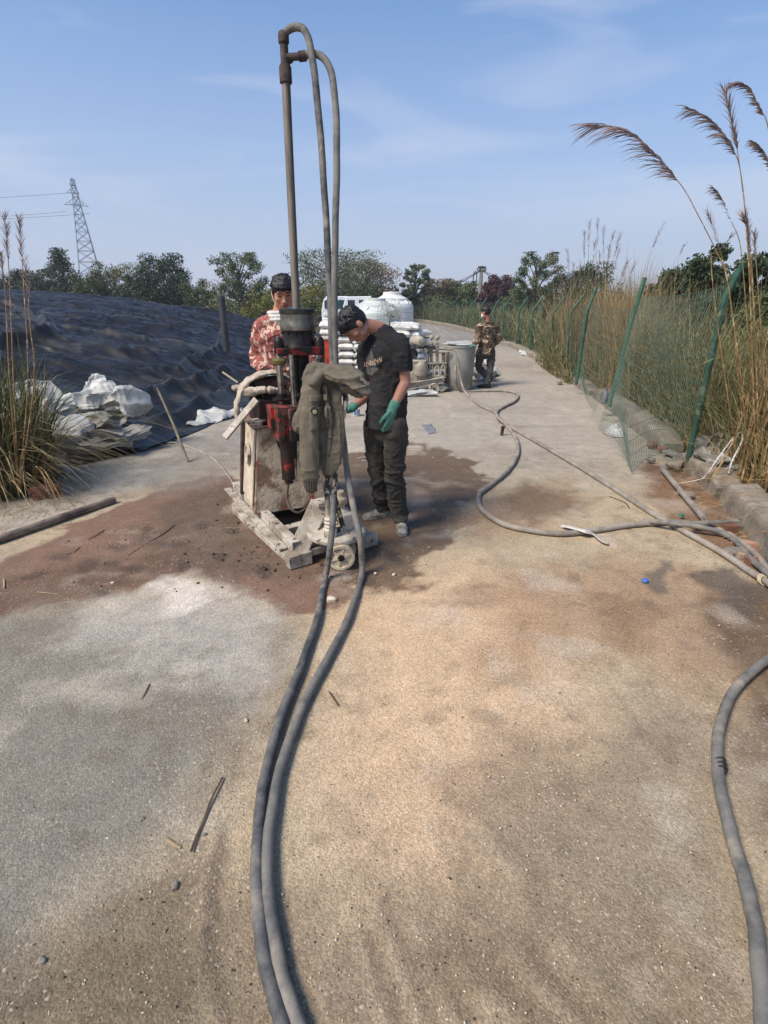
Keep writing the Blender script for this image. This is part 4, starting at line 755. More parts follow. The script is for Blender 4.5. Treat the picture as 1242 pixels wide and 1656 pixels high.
stick('chest_print', [[(604, 561), (609, 560), (609, 562), (604, 563.5)]], pg, .0025)
def strokes(lines, w):
    o_ = []
    for (x0, y0, x1, y1) in lines:
        dx, dy = x1-x0, y1-y0; l_ = math.hypot(dx, dy); nx_, ny_ = -dy/l_*w/2, dx/l_*w/2; o_.append([(x0+nx_, y0+ny_), (x1+nx_, y1+ny_), (x1-nx_, y1-ny_), (x0-nx_, y0-ny_)])
    return o_
LET = {'I': [(.3, 0, .3, 1)], 'O': [(0, .1, 0, .9), (.8, .1, .8, .9), (0, .06, .8, .06), (0, .94, .8, .94)], 'Z': [(0, .94, .85, .94), (.8, .9, .05, .1), (0, .06, .85, .06)], 'M': [(0, 0, 0, 1), (.85, 0, .85, 1), (0, .95, .42, .4), (.42, .4, .85, .95)],
       'H': [(.05, 0, .05, 1), (.8, 0, .8, 1), (0, .5, .85, .5)], 'N': [(.05, 0, .05, 1), (.8, 0, .8, 1), (.05, .95, .8, .05)], 'D': [(0, 0, 0, 1), (0, .94, .6, .94), (0, .06, .6, .06), (.78, .15, .78, .85)]}
wl = []
for i, ch_c in enumerate('IDZNHN'):
    t0 = i*5.7; bx, by = 586.2+t0*.96, 600.6-t0*.42
    for a0, b0, a1, b1 in LET[ch_c]:
        q = lambda a_, b_: (bx+a_*4.4, by-a_*1.7-b_*(7.2+.35*i)+0*a_)
        wl.append((*q(a0, b0), *q(a1, b1)))
stick('lettering', strokes(wl, 1.7), pc, .0045, .0018)
# --- the worker in the red and cream camouflage jacket behind the rig
Y2 = 4.45
redc = mat('red_camo', lin((150, 88, 80)), lin((128, 72, 66)), 7, .95, 0, .3, 60, lin((206, 178, 158)), 19, lo3=.535, hi3=.56, stretch=(1.2, 1.2, .6), bdist=.003, dist=1.2)
J2 = dict(neck=pv(450, 512, Y2), hipL=pv(478, 630, Y2+.05), hipR=pv(437, 630, Y2+.02), shR=pv(423, 530, Y2-.03), shL=pv(488, 530, Y2+.08), elR=pv(418, 578, Y2+.02), wrR=pv(428, 605, Y2-.16), elL=pv(500, 580, Y2), wrL=pv(492, 612, Y2-.12),
          knL=pv(482, 700, Y2+.0), knR=pv(442, 700, Y2), anL=V3(-.88, Y2+.05, .08), anR=V3(-1.07, Y2+.05, .08))
p2_, hd2, bd2 = person('person', 'worker in a red and cream camouflage jacket with lowered mask standing behind the rig', J2, (pv(458, 474, Y2-.05), V3(.22, -.90, -.38), V3(.02, -.35, 1)),
    dict(skin=skinmat('warm_skin', (182, 128, 104)), top=redc, bottom=darkP, shoe=shoeM, glove=glove2, wrinkle=.015), sleeve='long', scale=1.03, seed=8, hands={'R': (V3(.55, -.55, -.45), V3(.1, .2, -1), V3(.9, .4, 0), .7), 'L': (V3(-.5, -.7, -.3), V3(0, 0, -1), V3(-.9, .4, 0), .6)}, feet={'L': (V3(.1, -1, 0), 0), 'R': (V3(-.2, -1, 0), 0)}, fringe=.8, shirt_r=1.02, tail=.25)
whc = mat('white_cloth', lin((214, 212, 206)), lin((190, 188, 184)), 12, .9, 0, .4); maskm = mat('mask_blue', lin((170, 204, 212)), lin((150, 186, 198)), 12, .9, 0, .2); maskw = mat('mask_white', lin((218, 222, 222)), None, rough=.9, bump=.1)
hc, f, u, r, s = hd2; nk2 = bd2[3]
m_ = MB(); 
for k_ in range(3): m_.tube([nk2+V3(0, 0, -.02+.024*k_)+(.090-.009*k_)*(math.cos(a)*V3(1, 0, 0)*1.0+math.sin(a)*V3(0, 1, 0)*.82) for a in np.linspace(0, 2*math.pi, 25)], .016, 8, cap=False)
m_.build('collar', whc, p2_)
m_ = MB(); mc = hc+s*(f*.05-u*.105+r*-.03); m_.limb([mc-r*.045*s, mc+f*.02*s, mc+r*.04*s+u*.01], [.022*s, .03*s, .02*s], 12, side=u, fl=.4); mo = m_.build('face_mask', maskm, p2_)
for q in (-1, 1): MB().tube(cat_path([mc+q*r*.045*s, hc+s*(q*r*.07+f*.03-u*.05), hc+s*(q*r*.085-f*.005-u*.005), hc+s*(q*r*.082-f*.02+u*.01)], 5), .0022, 5).build('mask_strap', maskw, mo)
# --- the worker in the brown camouflage jacket at the bin, seen from behind
brc = mat('brown_camo', lin((120, 100, 80)), lin((84, 68, 54)), 5.5, .95, 0, .3, 50, lin((168, 150, 122)), 5, lo=.46, hi=.50, lo3=.55, hi3=.575, bdist=.004, dist=1.4)
Y3 = 10.85
J3 = dict(neck=pv(789, 519, Y3), hipL=pv(777, 568, Y3), hipR=pv(795, 568, Y3+.05), shL=pv(775, 529, Y3-.05), shR=pv(802, 530, Y3+.08), elL=pv(772, 549, Y3-.1), wrL=pv(765, 559.5, Y3-.28), elR=pv(806, 549, Y3+.05), wrR=pv(801, 557, Y3+.22),
          knL=pv(774, 593, Y3+.14), knR=pv(793, 594, Y3+.04), anL=V3(*P(790, 612, Y3-.06)), anR=V3(*G(787, 621, .075)))
p3_, hd3, bd3 = person('person', 'worker in a brown camouflage jacket walking away beside the big grey bin', J3, (pv(785, 505.5, Y3+.0), V3(-.72, .66, -.2), V3(-.1, .1, 1)),
    dict(skin=skinmat('brown_skin', (178, 124, 102)), top=brc, bottom=mat('grey_trousers', lin((92, 90, 86)), lin((70, 69, 68)), 6, .95, 0, .3), shoe=mat('black_shoe', lin((34, 30, 30)), None, rough=.7), glove=glovem, wrinkle=.018), sleeve='long', scale=.93, seed=12, hands={'L': (V3(-.9, -.35, -.15), V3(0, 0, -1), V3(0, 1, 0), .4), 'R': (V3(-.3, .6, -.5), V3(0, 0, -1), V3(-1, 0, 0), .5)}, feet={'L': (V3(-.35, .2, -.9), 0, V3(-.7, .4, .4)), 'R': (V3(-.95, .25, 0), 0)}, tail=.15, shirt_r=1.04)
hc, f, u, r, s = hd3; m_ = MB(); mc = hc+s*(f*.07-u*.05); m_.limb([mc-r*.05*s-f*.02, mc+f*.012*s, mc+r*.05*s-f*.02], [.04*s, .046*s, .04*s], 14, side=u, fl=.45); mo = m_.build('face_mask', maskw, p3_)
m_ = MB(); m_.tube([mc-r*.055*s-f*.02, hc-r*.08*s+f*-.005], .003, 5); m_.build('mask_strap', maskw, mo)
# ---------------------------------------------------------------- the coat hung over the jack handle, and the rags on the rig
bpy.context.view_layer.update()
coat = thing('work_coat', 'olive grey work coat hanging over the pallet jack handle', 'coat', tuple(pv(525, 690, 3.2)))
cm = mat('olive_cloth', lin((106, 99, 84)), lin((88, 82, 70)), 5, .95, 0, .5, 70, lin((128, 120, 102)), 3.5, lo3=.55, hi3=.75, bdist=.003)
cmd = mat('olive_lining', lin((74, 70, 60)), lin((58, 55, 48)), 6, .95, 0, .4, 60)
def q_(x, y, Y): return V3(P(x, y, Y))
SX = V3(1, 0, 0); dF = lambda sd: (lambda V, N_: .013*folds(V*np.array([10, 10, 2.4])+sd, 77+sd, 1.7)+.006*folds(V*np.array([14, 14, 12]), 78+sd, 1.9)+.0025*folds(V*30, 79+sd, 2))
c = MB(); c.limb([q_(534, 608, 3.25), q_(540, 650, 3.185), q_(542, 700, 3.165), q_(540, 742, 3.15), q_(534, 764, 3.15)], [.07, .052, .056, .045, .02], 22, side=SX, fl=[.4, .28, .28, .3, .5])
fuse('back_panel', c, cm, coat, .0055, 2, disp=dF(1))
c = MB(); c.limb([q_(514, 611, 3.22), q_(517, 650, 3.20), q_(522, 700, 3.17), q_(527, 742, 3.16), q_(528, 777, 3.16)], [.095, .098, .078, .048, .008], 24, side=SX, fl=[.34, .28, .26, .3, .6])
c.limb([q_(526, 625, 3.175), q_(534, 700, 3.14), q_(529, 765, 3.15)], [.018, .018, .012], 10)
fuse('body', c, cm, coat, .0055, 2, disp=dF(2))
c = MB(); c.limb([q_(505, 616, 3.17), q_(500, 655, 3.125), q_(499, 700, 3.10), q_(501, 745, 3.09), q_(502, 774, 3.085)], [.05, .055, .058, .062, .05], 20, side=SX, fl=[.5, .45, .5, .6, .6])
fuse('sleeve', c, cm, coat, .005, 2, disp=lambda V, N_: .009*folds(V*np.array([9, 9, 4]), 61, 1.8)+.008*folds(V*np.array([5, 5, 17]), 63, 2)*np.clip((.85-V[:, 2])*4, .2, 1))
c = MB(); c.limb([q_(502, 622, 3.16), q_(491, 660, 3.12), q_(481, 690, 3.11), q_(484, 700, 3.12)], [.03, .042, .036, .012], 14, side=SX, fl=[.4, .35, .3, .3]); c.limb([q_(491, 692, 3.1), q_(495, 714, 3.09)], [.028, .024], 12)
fuse('side_flap', c, cm, coat, .005, 2, disp=dF(4))
c = MB()
c.limb([q_(508, 618, 3.14), q_(522, 603, 3.2), q_(545, 598, 3.24), q_(568, 601, 3.2), q_(586, 613, 3.14), q_(597, 632, 3.08)], [.035, .05, .055, .055, .045, .022], 20, side=V3(0, 1, 0), fl=[.6, .6, .5, .42, .38, .4])
c.limb([q_(530, 603, 3.16), q_(556, 608, 3.08), q_(578, 622, 3.05), q_(594, 636, 3.06)], [.04, .045, .03, .016], 16, side=V3(0, .3, 1), fl=.4)
c.limb([q_(545, 612, 3.2), q_(562, 626, 3.16), q_(580, 638, 3.12)], [.05, .045, .03], 16, side=V3(0, 1, 0), fl=.6)
fuse('folded_collar', c, cm, coat, .0055, 2, disp=lambda V, N_: .014*folds(V*np.array([4, 12, 15]), 79, 1.7)+.003*folds(V*18, 80))
c = MB(); c.limb([q_(502.5, 772, 3.085), q_(503, 789, 3.085)], [.046, .040], 20, side=SX, fl=.6); fuse('cuff', c, cmd, coat, .005, 1, disp=lambda V, N_: .003*np.sin(V[:, 0]*420))
bpy.context.view_layer.update()
def on_coat(px, w, h, name, m_, parent, th=.004):   # a patch laid on the coat's front
    bod = [o for o in coat.children if o.name.startswith(('body', 'sleeve'))]; V = []; F = []; nx, nz = 9, 9; cxw = P(px[0], px[1], 3.05)
    for i in range(nx):
        for j in range(nz):
            h_ = surf_hit(bod, (cxw[0]+(i/(nx-1)-.5)*w, 2.6, cxw[2]+(j/(nz-1)-.5)*h), (0, 1, 0)); V.append(h_[0]+V3(0, -th-.004, 0) if h_ else V3(cxw[0]+(i/(nx-1)-.5)*w, 3.07, cxw[2]+(j/(nz-1)-.5)*h))
    F = [(i*nz+j, (i+1)*nz+j, (i+1)*nz+j+1, i*nz+j+1) for i in range(nx-1) for j in range(nz-1)]; o = mk(name, V, F, m_, parent); sl_ = o.modifiers.new('s', 'SOLIDIFY'); sl_.thickness = .004; sl_.offset = 1; return o
pk = on_coat((514, 680), .10, .13, 'pocket', cm, coat); on_coat((514, 647), .11, .035, 'pocket_flap', cm, coat, .008)
bc_ = P(507, 669, 3.02); hb_ = surf_hit([o for o in coat.children if o.name.startswith(('body', 'sleeve'))], (bc_[0], 2.6, bc_[2]), (0, 1, 0)); hb_ = hb_[0] if hb_ else V3(bc_)
bm = MB().lathe([(0, 0), (.027, 0), (.027, .005), (0, .005)], hb_+V3(0, -.018, 0), (0, -1, 0), 24, cap=False).build('badge', mat('badge_black', lin((40, 42, 40)), None, rough=.8), coat)
MB().lathe([(0, 0), (.012, 0), (.012, .003), (0, .003)], hb_+V3(0, -.023, 0), (0, -1, 0), 20, cap=False).build('emblem', mat('badge_cream', lin((176, 166, 130)), lin((120, 104, 70)), 60, .8), bm)
for k in range(4): MB().lathe([(0, 0), (.0045, 0), (.004, .003), (0, .003)], (lambda w: (surf_hit([o for o in coat.children if o.name.startswith(('body', 'sleeve'))], (w[0], 2.6, w[2]), (0, 1, 0)) or (w,))[0]-V3(0, .002, 0))(q_(533-k*.6, 655+k*28, 3.1)), (0, -1, 0), 10, cap=False).build('button', greasy, coat)
rag = MB(); ragm = mat('cement_rag', lin((186, 174, 156)), lin((150, 136, 118)), 9, .95, 0, .8, 50, bdist=.006)
rag.limb([Q(.44, .3, 1.05), Q(.3, .26, 1.135), Q(.14, .2, 1.13), Q(.02, .14, 1.06), Q(-.03, .12, .94), Q(-.045, .1, .86)], [.05, .075, .075, .05, .035, .02], 16, side=RY, fl=[.2, .18, .2, .35, .5, .6])
rag.limb([Q(.02, .12, 1.02), Q(.14, .05, 1.05), Q(.26, .03, 1.045)], [.03, .045, .03], 12, fl=.6); rag.limb([Q(.06, .22, 1.06), Q(.0, .24, 1.05)], [.05, .04], 12, fl=.5)
tag(fuse('rag', rag, ragm, None, .005, 2, disp=lambda V, N_: .007*crumpw(V*9, 40)+.006*ridged(V*24, 2, 40)), 'cement stiffened rag draped over the top of the rig', 'rag')
mb = MB(); mb.bar(Q(.09, .0, .995), Q(-.15, .03, .74), .055, .018, up=(-.5, -.8, .5)); tag(mb.build('wood_offcut', cemw, bev=.003), 'cement crusted flat board leaning against the upper left of the rig', 'board')
mb = MB(); mb.tube([Q(-.0, .2, 1.09), Q(-.09, .26, 1.16)], .007, 8); tag(mb.build('stick', mat('pale_stick', lin((176, 164, 140)))), 'short pale stick poking out of the rag on the rig', 'stick')
# ---------------------------------------------------------------- sacks, tanks, truck, fan, mixer and bin behind
sackm = mat('white_sack', lin((222, 222, 216)), lin((196, 194, 186)), 5, .7, 0, .5, 30, lin((168, 160, 144)), 3, lo3=.58, hi3=.75, bdist=.006)
def sack_mesh(seed, L=.60, Wd=.36, H=.15, cr=.012):
    n, m_ = 30, 22; V = []; F = []
    for s_ in (1, -1):
        for i in range(n+1):
            for j in range(m_+1):
                u, v = 2*i/n-1, 2*j/m_-1; e = (1-abs(u)**3.2)*(1-abs(v)**3.0); h_ = max(e, 0)**.42
                V.append((u*L/2*(1-.06*(1-h_)), v*Wd/2*(1-.05*abs(u)**4), s_*H/2*h_))
    V = np.array(V); k = (n+1)*(m_+1)
    V[:, 2] += cr*folds(V*11+seed*5, seed)*np.clip(np.abs(V[:, 2])/.03, 0, 1)*np.where(V[:, 2] > 0, 1, -.5); V[:, 2] += -.03*(np.abs(V[:, 0])/L*2)**2*.6
    f0 = grid_faces(n+1, m_+1); F = np.vstack([f0, (f0+k)[:, ::-1]]); return V, F
protos = []
for sd_ in range(4):
    V, F = sack_mesh(sd_); me_o = mk('cement_sack', V, F, sackm, auto=70); protos.append(me_o.data); bpy.data.objects.remove(me_o)
SEEN = [0]
def sack(loc, rz, label, group, tilt=0, k=None, sc=1):
    o = bpy.data.objects.new('cement_sack', protos[(SEEN[0] if k is None else k) % 4]); SEEN[0] += 1; COL.objects.link(o); o.location = loc; o.rotation_euler = (tilt, R(-.05, .05), rz); o.scale = (sc, sc, sc); tag(o, label, 'sack', group)
ROW = ['bottom', 'second', 'third', 'fourth', 'fifth', 'sixth', 'seventh', 'eighth', 'ninth']; CLM = ['leftmost', 'second', 'third', 'fourth', 'fifth']
for c_ in range(4):
    for r_ in range(8 if c_ < 3 else 7):
        for dpt in (0,): sack((P(533+c_*26.5, 560, 12.2)[0]+R(-.015, .015), 12.25+R(-.03, .03), .075+r_*.150), math.pi/2+R(-.06, .06), 'white sack, %s row, %s column of the neat stack behind the bent worker' % (ROW[r_]+(' lowest' if 0 else ''), CLM[c_]), 'white sacks in the neat stack')
for c_ in range(3):
    for r_ in range(7 if c_ < 2 else 6):
        X = P(642+c_*17, 560, 12.4)[0]; sack((X+R(-.03, .03), 12.5+c_*.12+R(-.04, .04), .08+r_*.165), R(-.25, .25)+(0 if c_ < 2 else .7), 'plump white sack, %s row, %s column of the stack beside the fan' % (ROW[r_], CLM[c_]), 'white sacks in the messy stack', tilt=R(-.12, .12), sc=1.08)
def tank(px, w, ytop, Y, name_lab, m_, seed):
    x0 = P(px, 500, Y)[0]; r = w/2*Y*_cp/FPX*1.02; H = P(px, ytop, Y)[2]; t_ = thing('water_tank', name_lab, 'water tank', (x0, Y, 0), 'plastic water tanks'); prof = [(r*.97, 0)]
    nb = 7; hb = H*.74
    for i in range(nb):
        z0_ = hb*i/nb; z1_ = hb*(i+1)/nb; prof += [(r, z0_+.02), (r, z1_-.03), (r*.975, z1_-.015)]
    prof += [(r*.99, hb), (r*.93, hb+.05*H), (r*.74, hb+.10*H), (r*.72, hb+.14*H), (r*.48, hb+.19*H), (r*.44, H*.95)]
    MB().lathe(prof, (x0, Y, 0), n=56).build('body', m_, t_, auto=22); MB().lathe([(r*.36, H*.94), (r*.42, H*.945), (r*.42, H*.99), (r*.38, H), (0, H*1.0)], (x0, Y, 0), n=32, cap=False).build('lid', m_, t_)
    for k in range(10):
        a = k*math.pi/5; d = V3(math.cos(a), math.sin(a), 0); MB().bar(V3(x0, Y, hb+.06*H)+d*r*.9, V3(x0, Y, hb+.17*H)+d*r*.5, .05, .05).build('rib', m_, t_, bev=.01)
    return t_
tank(634, 68, 472, 20.5, 'tall opaque white water tank, the right hand one of the two', mat('white_tank', lin((224, 222, 216)), lin((208, 206, 200)), 3, .45, 0, .1), 1)
tank(606, 84, 482, 17.5, 'shorter greenish translucent water tank in front of the white one', mat('pale_tank', lin((200, 206, 198)), lin((184, 192, 184)), 2, .4, 0, .1), 2)
# small truck
def truck():
    Y = 30; x0 = P(578, 490, Y)[0]; t_ = thing('small_truck', 'small white cab truck parked beyond the white tanks', 'truck', (x0, Y, 0)); wp = mat('truck_white', lin((222, 224, 226)), None, rough=.35, bump=0); gl = mat('truck_glass', lin((34, 40, 46)), None, rough=.1, bump=0, spec=.8)
    def B(c, d, nm, m_, pa=t_, bev=.02): return MB().box((x0+c[0], Y+c[1], c[2]), d).build(nm, m_, pa, bev=bev)
    pr = [(-.75, .45), (-.75, 1.1), (-.55, 1.72), (.75, 1.74), (.78, .45)]; V = [(x0+x, Y+y, z) for y in (-.8, .8) for x, z in pr]
    MB().add(V, [(0, 1, 2, 3, 4)[::-1], (5, 6, 7, 8, 9)]+[(i, (i+1) % 5, (i+1) % 5+5, i+5) for i in range(5)]).build('cab', wp, t_, smooth=False, bev=.04)
    for a in ((-.28, .36), (.28, .34)): B((a[0]-.0, -.805, 1.36), (a[1], .02, .4), 'side_window', gl)
    MB().bar((x0-.70, Y, 1.14), (x0-.56, Y, 1.66), 1.4, .02, up=(-1, 0, .3)).build('windscreen', gl, t_)
    B((1.35, 0, .75), (1.1, 1.6, .12), 'bed', wp)
    for y in (-.78, .78): B((1.35, y, .98), (1.1, .04, .36), 'side_board', wp)
    B((.5, 0, .5), (2.6, .5, .12), 'chassis', black)
    for x in (-.2, 1.4):
        for y in (-.7, .7):
            w_ = MB().lathe([(.18, -.08), (.28, -.09), (.3, -.05), (.3, .05), (.28, .09), (.18, .08)], (x0+x, Y+y, .3), (0, 1, 0), 28).build('wheel', black, t_); MB().lathe([(0, -.05), (.17, -.06), (.17, .06), (0, .05)], (x0+x, Y+y, .3), (0, 1, 0), 20, cap=False).build('rim', wp, w_)
    B((-.78, -.55, .7), (.06, .25, .14), 'headlight', mat('lamp_glass', lin((220, 220, 210)), None, rough=.2, bump=0)); B((-.78, .55, .7), (.06, .25, .14), 'headlight', bpy.data.materials['lamp_glass']); B((-.8, 0, .5), (.08, 1.5, .18), 'bumper', wp); MB().tube([(x0-.72, Y-.82, 1.2), (x0-.8, Y-.98, 1.3), (x0-.8, Y-.98, 1.6)], .02, 6).build('mirror_arm', black, t_)
    # pale van-like vehicle left of it
    Y2_ = 33; x1 = P(545, 490, Y2_)[0]; t2 = thing('parked_van', 'pale van with greenish windscreen mostly hidden behind the hoses', 'van', (x1, Y2_, 0)); pr = [(-.9, .3), (-.92, .95), (-.78, 1.55), (-.6, 1.75), (.6, 1.75), (.78, 1.55), (.92, .95), (.9, .3)]
    V = [(x1+x, Y2_+y, z) for y, k in ((0, 1), (3.2, 1)) for x, z in pr]; n = 8
    MB().add(V, [tuple(range(8))[::-1], tuple(range(8, 16))]+[(i, (i+1) % 8, (i+1) % 8+8, i+8) for i in range(8)]).build('body', wp, t2, smooth=False, bev=.05)
    MB().box((x1, Y2_-.02, 1.32), (1.45, .05, .45)).build('windscreen', mat('teal_glass', lin((40, 78, 84)), None, rough=.15, bump=0), t2, bev=.02)
    for x in (-.65, .65):
        MB().box((x1+x, Y2_-.03, .75), (.28, .05, .16)).build('headlight', bpy.data.materials['lamp_glass'], t2, bev=.02)
        for y in (.6, 2.7): MB().lathe([(.1, -.09), (.3, -.09), (.31, 0), (.3, .09), (.1, .09)], (x1+x*1.25, Y2_+y, .31), (1, 0, 0), 24).build('wheel', black, t2)
    MB().box((x1, Y2_-.06, .45), (1.7, .1, .2)).build('bumper', wp, t2, bev=.03)
truck()
# pedestal fan
fx, fy, fz = P(630, 508, 11.6); t_ = thing('pedestal_fan', 'large industrial fan with a round wire cage among the sacks', 'fan', (fx, fy, 0)); ax = nrm(V3(-.55, -.83, .05)); u_ = nrm(np.cross(ax, (0, 0, 1))); v_ = np.cross(u_, ax); fr = .31
cg = MB()
for k in range(36):
    a = k*math.pi/18; d = u_*math.cos(a)+v_*math.sin(a); c0 = V3(fx, fy, fz); cg.tube([c0+ax*.10+d*.04, c0+ax*.08+d*fr*.6, c0+d*fr], .0022, 4); cg.tube([c0-ax*.10+d*.06, c0-ax*.09+d*fr*.6, c0+d*fr], .0022, 4)
for q, o_ in ((1, 0), (.6, .08), (.6, -.09), (.25, .1)): cg.tube([V3(fx, fy, fz)+ax*o_+fr*q*(u_*math.cos(a)+v_*math.sin(a)) for a in np.linspace(0, 2*math.pi, 41)], .004, 5)
cg.build('cage', mat('cage_wire', lin((150, 156, 156)), None, rough=.5, metal=.4, bump=0), t_)
bl = mat('fan_blade', lin((150, 156, 154)), None, rough=.4, bump=0); c0 = V3(fx, fy, fz)
for k in range(3):
    a = k*2.094+.9; d = u_*math.cos(a)+v_*math.sin(a); e = np.cross(ax, d); V = [c0+d*.04-e*.03, c0+d*.04+e*.03+ax*.02, c0+d*fr*.6+e*.09+ax*.03, c0+d*fr*.9+e*.05+ax*.02, c0+d*fr*.9-e*.05-ax*.01, c0+d*fr*.5-e*.07-ax*.02]; o = mk('blade', V, [(0, 1, 2, 3, 4, 5)], bl, t_, False); so_ = o.modifiers.new('s', 'SOLIDIFY'); so_.thickness = .004
MB().cyl(c0-ax*.2, c0+ax*.03, .06).build('motor', mat('fan_motor', lin((120, 118, 112)), None, rough=.6), t_); MB().cyl((fx, fy, .05), (fx, fy, fz-.05), .018).build('pole', bpy.data.materials['fan_motor'], t_); MB().lathe([(.22, 0), (.24, .01), (.22, .04), (.03, .06)], (fx, fy, 0)).build('base', black, t_)
# orange cabinet
ob = MB(); ox, oy, _ = G(521, 620); oh = P(521, 545, oy)[2]; t_ = thing('orange_cabinet', 'orange red metal cabinet standing left of the neat sack stack', 'cabinet', (ox, oy, 0)); om = mat('orange_paint', lin((212, 78, 52)), lin((188, 66, 46)), 5, .5, 0, .2)
MB().box((ox, oy, oh/2), (.36, .4, oh-.1), .2).build('box', om, t_, bev=.012); MB().box((ox, oy, oh-.02), (.40, .44, .04), .2).build('lid', mat('pale_lid', lin((196, 176, 160))), t_, bev=.006)
for a, b_0 in ((-.14, -.16), (.14, -.16), (-.14, .16), (.14, .16)): MB().box((ox+a, oy+b_0, .03), (.04, .04, .06), .2).build('foot', black, t_)
mb = MB(); mb.box((ox+.04, oy-.21, .42), (.2, .01, .26), .2); mb.build('door', om, t_, bev=.004)
# the big grey bin
bx, by_ = P(743, 600, 10.55)[0], 10.55; bt = P(743, 560, 10.3)[2]; binm = mat('grey_bin', lin((150, 148, 138)), lin((128, 128, 122)), 4, .8, 0, .3, 30, lin((184, 178, 162)), 2.4, lo3=.52, hi3=.66)
t_ = thing('round_bin', 'tall round grey plastic bin coated with cement slurry', 'bin', (bx, by_, 0)); MB().lathe([(.238, 0), (.25, .01), (.275, bt*.6), (.285, bt-.03), (.296, bt-.03), (.298, bt), (.272, bt), (.262, bt*.6), (.235, .06), (0, .05)], (bx, by_, 0), n=48, cap=False).build('shell', binm, t_, auto=60)
MB().lathe([(0, bt-.16), (.268, bt-.16)], (bx, by_, 0), n=32, cap=False).build('slurry', mat('slurry', lin((120, 116, 106)), None, rough=.3, bump=.1), t_)
# ---------------------------------------------------------------- grout pump trailer
gmx = mat('cement_grey_machine', lin((156, 148, 132)), lin((118, 110, 98)), 6, .93, 0, .8, 24, lin((182, 174, 158)), 3, bdist=.01); gdk = mat('dark_machine', lin((70, 64, 58)), lin((44, 42, 40)), 8, .8, .2, .5)
Yg = 10.35
def g2(x, y, Y=Yg): return V3(P(x, y, Y))
t_ = thing('grout_pump', 'cement covered grout pump on a small wheeled frame left of the bin', 'grout pump', tuple(G(690, 640)))
mb = MB(); mb.bar(g2(640, 628, 10.05), g2(719, 612, 10.2), .02, .10); mb.bar(g2(640, 622.5, 10.03), g2(721, 610, 10.18), .07, .012); mb.bar(g2(640, 633.5, 10.03), g2(716, 619, 10.18), .07, .012); mb.build('near_rail', gmx, t_, bev=.002)
mb = MB(); mb.bar(g2(640, 618, 10.7), g2(721, 606, 10.8), .05, .1); mb.bar(g2(655, 622, 10.05), g2(655, 618, 10.7), .05, .06); mb.bar(g2(716, 612, 10.15), g2(716, 606, 10.8), .05, .06); mb.build('frame', gmx, t_, bev=.002)
mb = MB(); a, b_0 = g2(664, 600, 10.2), g2(664, 600, 10.6); mb.box(tuple(g2(667, 601, 10.35)), (.19, .34, .36)); mb.box(tuple(g2(673, 583, 10.35)), (.36, .36, .05)); mb.build('gear_case', gmx, t_, bev=.012)
mb = MB(); mb.lathe([(.02, -.06), (.10, -.02), (.13, .06), (.11, .16), (.04, .22)], tuple(g2(681, 605, 10.15)), (0, 0, 1), n=20); mb.build('hopper', gmx, t_)
mb = MB(); c0 = g2(676, 551.5, 10.35); mb.lathe([(.03, -.2), (.085, -.19), (.092, -.17), (.092, .12), (.08, .14), (.08, .19), (.05, .2), (0, .2)], tuple(c0), nrm(V3(.35, -.93, -.05)), n=26); mb.build('motor', gmx, t_)
mb = MB(); mb.bar(g2(663, 562, 10.3), g2(700, 560, 10.4), .3, .03); mb.bar(g2(684, 545.5, 10.5), g2(697, 546, 10.5), .1, .02); mb.build('motor_mount', gdk, t_)
mb = MB(); c0 = g2(665.5, 573.5, 10.3); mb.lathe([(.035, -.02), (.095, -.02), (.10, -.03), (.118, -.03), (.12, 0), (.118, .03), (.1, .03), (.095, .02), (.035, .02)], tuple(c0), nrm(V3(.1, -1, 0)), n=32)
pl = mb.build('pulley', black, t_); mb = MB()
for k in range(4): a = k*math.pi/2+.4; mb.bar(c0, c0+V3(math.cos(a)*.1, 0, math.sin(a)*.1), .025, .02, up=(0, 1, 0))
mb.build('spoke', gmx, pl); mb = MB(); mb.tube(cat_path([g2(671, 566, 10.25), g2(676, 560, 10.25), g2(684, 563, 10.3)], 5), .012, 8); mb.build('green_pipe', mat('dull_green', lin((110, 136, 122))), t_)
for k, x in enumerate((697.5, 707, 717)):
    hb = 546 if k < 2 else 566
    mb = MB(); b0 = g2(x, 586, 10.35); t0 = g2(x, 556 if k < 2 else 570, 10.35); mb.cyl(b0, t0, .026, n=14)
    if k < 2: mb.ell(tuple(g2(x+.5, hb, 10.35)), (.042, .042, .045)); mb.cyl(t0, g2(x, hb+3, 10.35), .012)
    for z_q in np.linspace(0, 1, 7): mb.lathe([(.033, 0), (.035, .01), (.033, .02)], tuple(b0*(1-z_q)+t0*z_q), n=14)
    mb.build('valve_column', gmx if k < 2 else mat('rusty_spring', lin((140, 112, 92)), lin((100, 80, 68)), 30), t_, bev=0)
    mb = MB(); mb.tube(cat_path([g2(x-4, 607, 10.3), g2(x-3, 596, 10.3), g2(x, 590, 10.3), g2(x+2.5, 596, 10.3), g2(x+3, 607, 10.3)], 5), .016, 8); mb.build('yoke', gmx, t_)
mb = MB(); mb.bar(g2(686, 587, 10.3), g2(722, 587, 10.35), .1, .03); mb.bar(g2(692, 594, 10.4), g2(722, 592, 10.4), .16, .08); mb.bar(g2(690, 608, 10.4), g2(720, 605, 10.45), .3, .03); mb.build('valve_block', gmx, t_, bev=.004)
mb = MB(); mb.tube([g2(690, 563, 10.35), g2(722, 564, 10.35)], .026, 12); mb.tube([g2(690, 570, 10.35), g2(728, 569, 10.3)], .02, 12); mb.tube([g2(683, 560, 10.3), g2(692, 590, 10.3)], .016, 8); mb.build('manifold', gmx, t_)
mb = MB(); mb.bar(g2(692, 590, 10.45), g2(694, 560, 10.45), .03, .03); mb.bar(g2(689, 590, 10.3), g2(693, 574, 10.3), .06, .02); mb.build('bracket', gmx, t_)
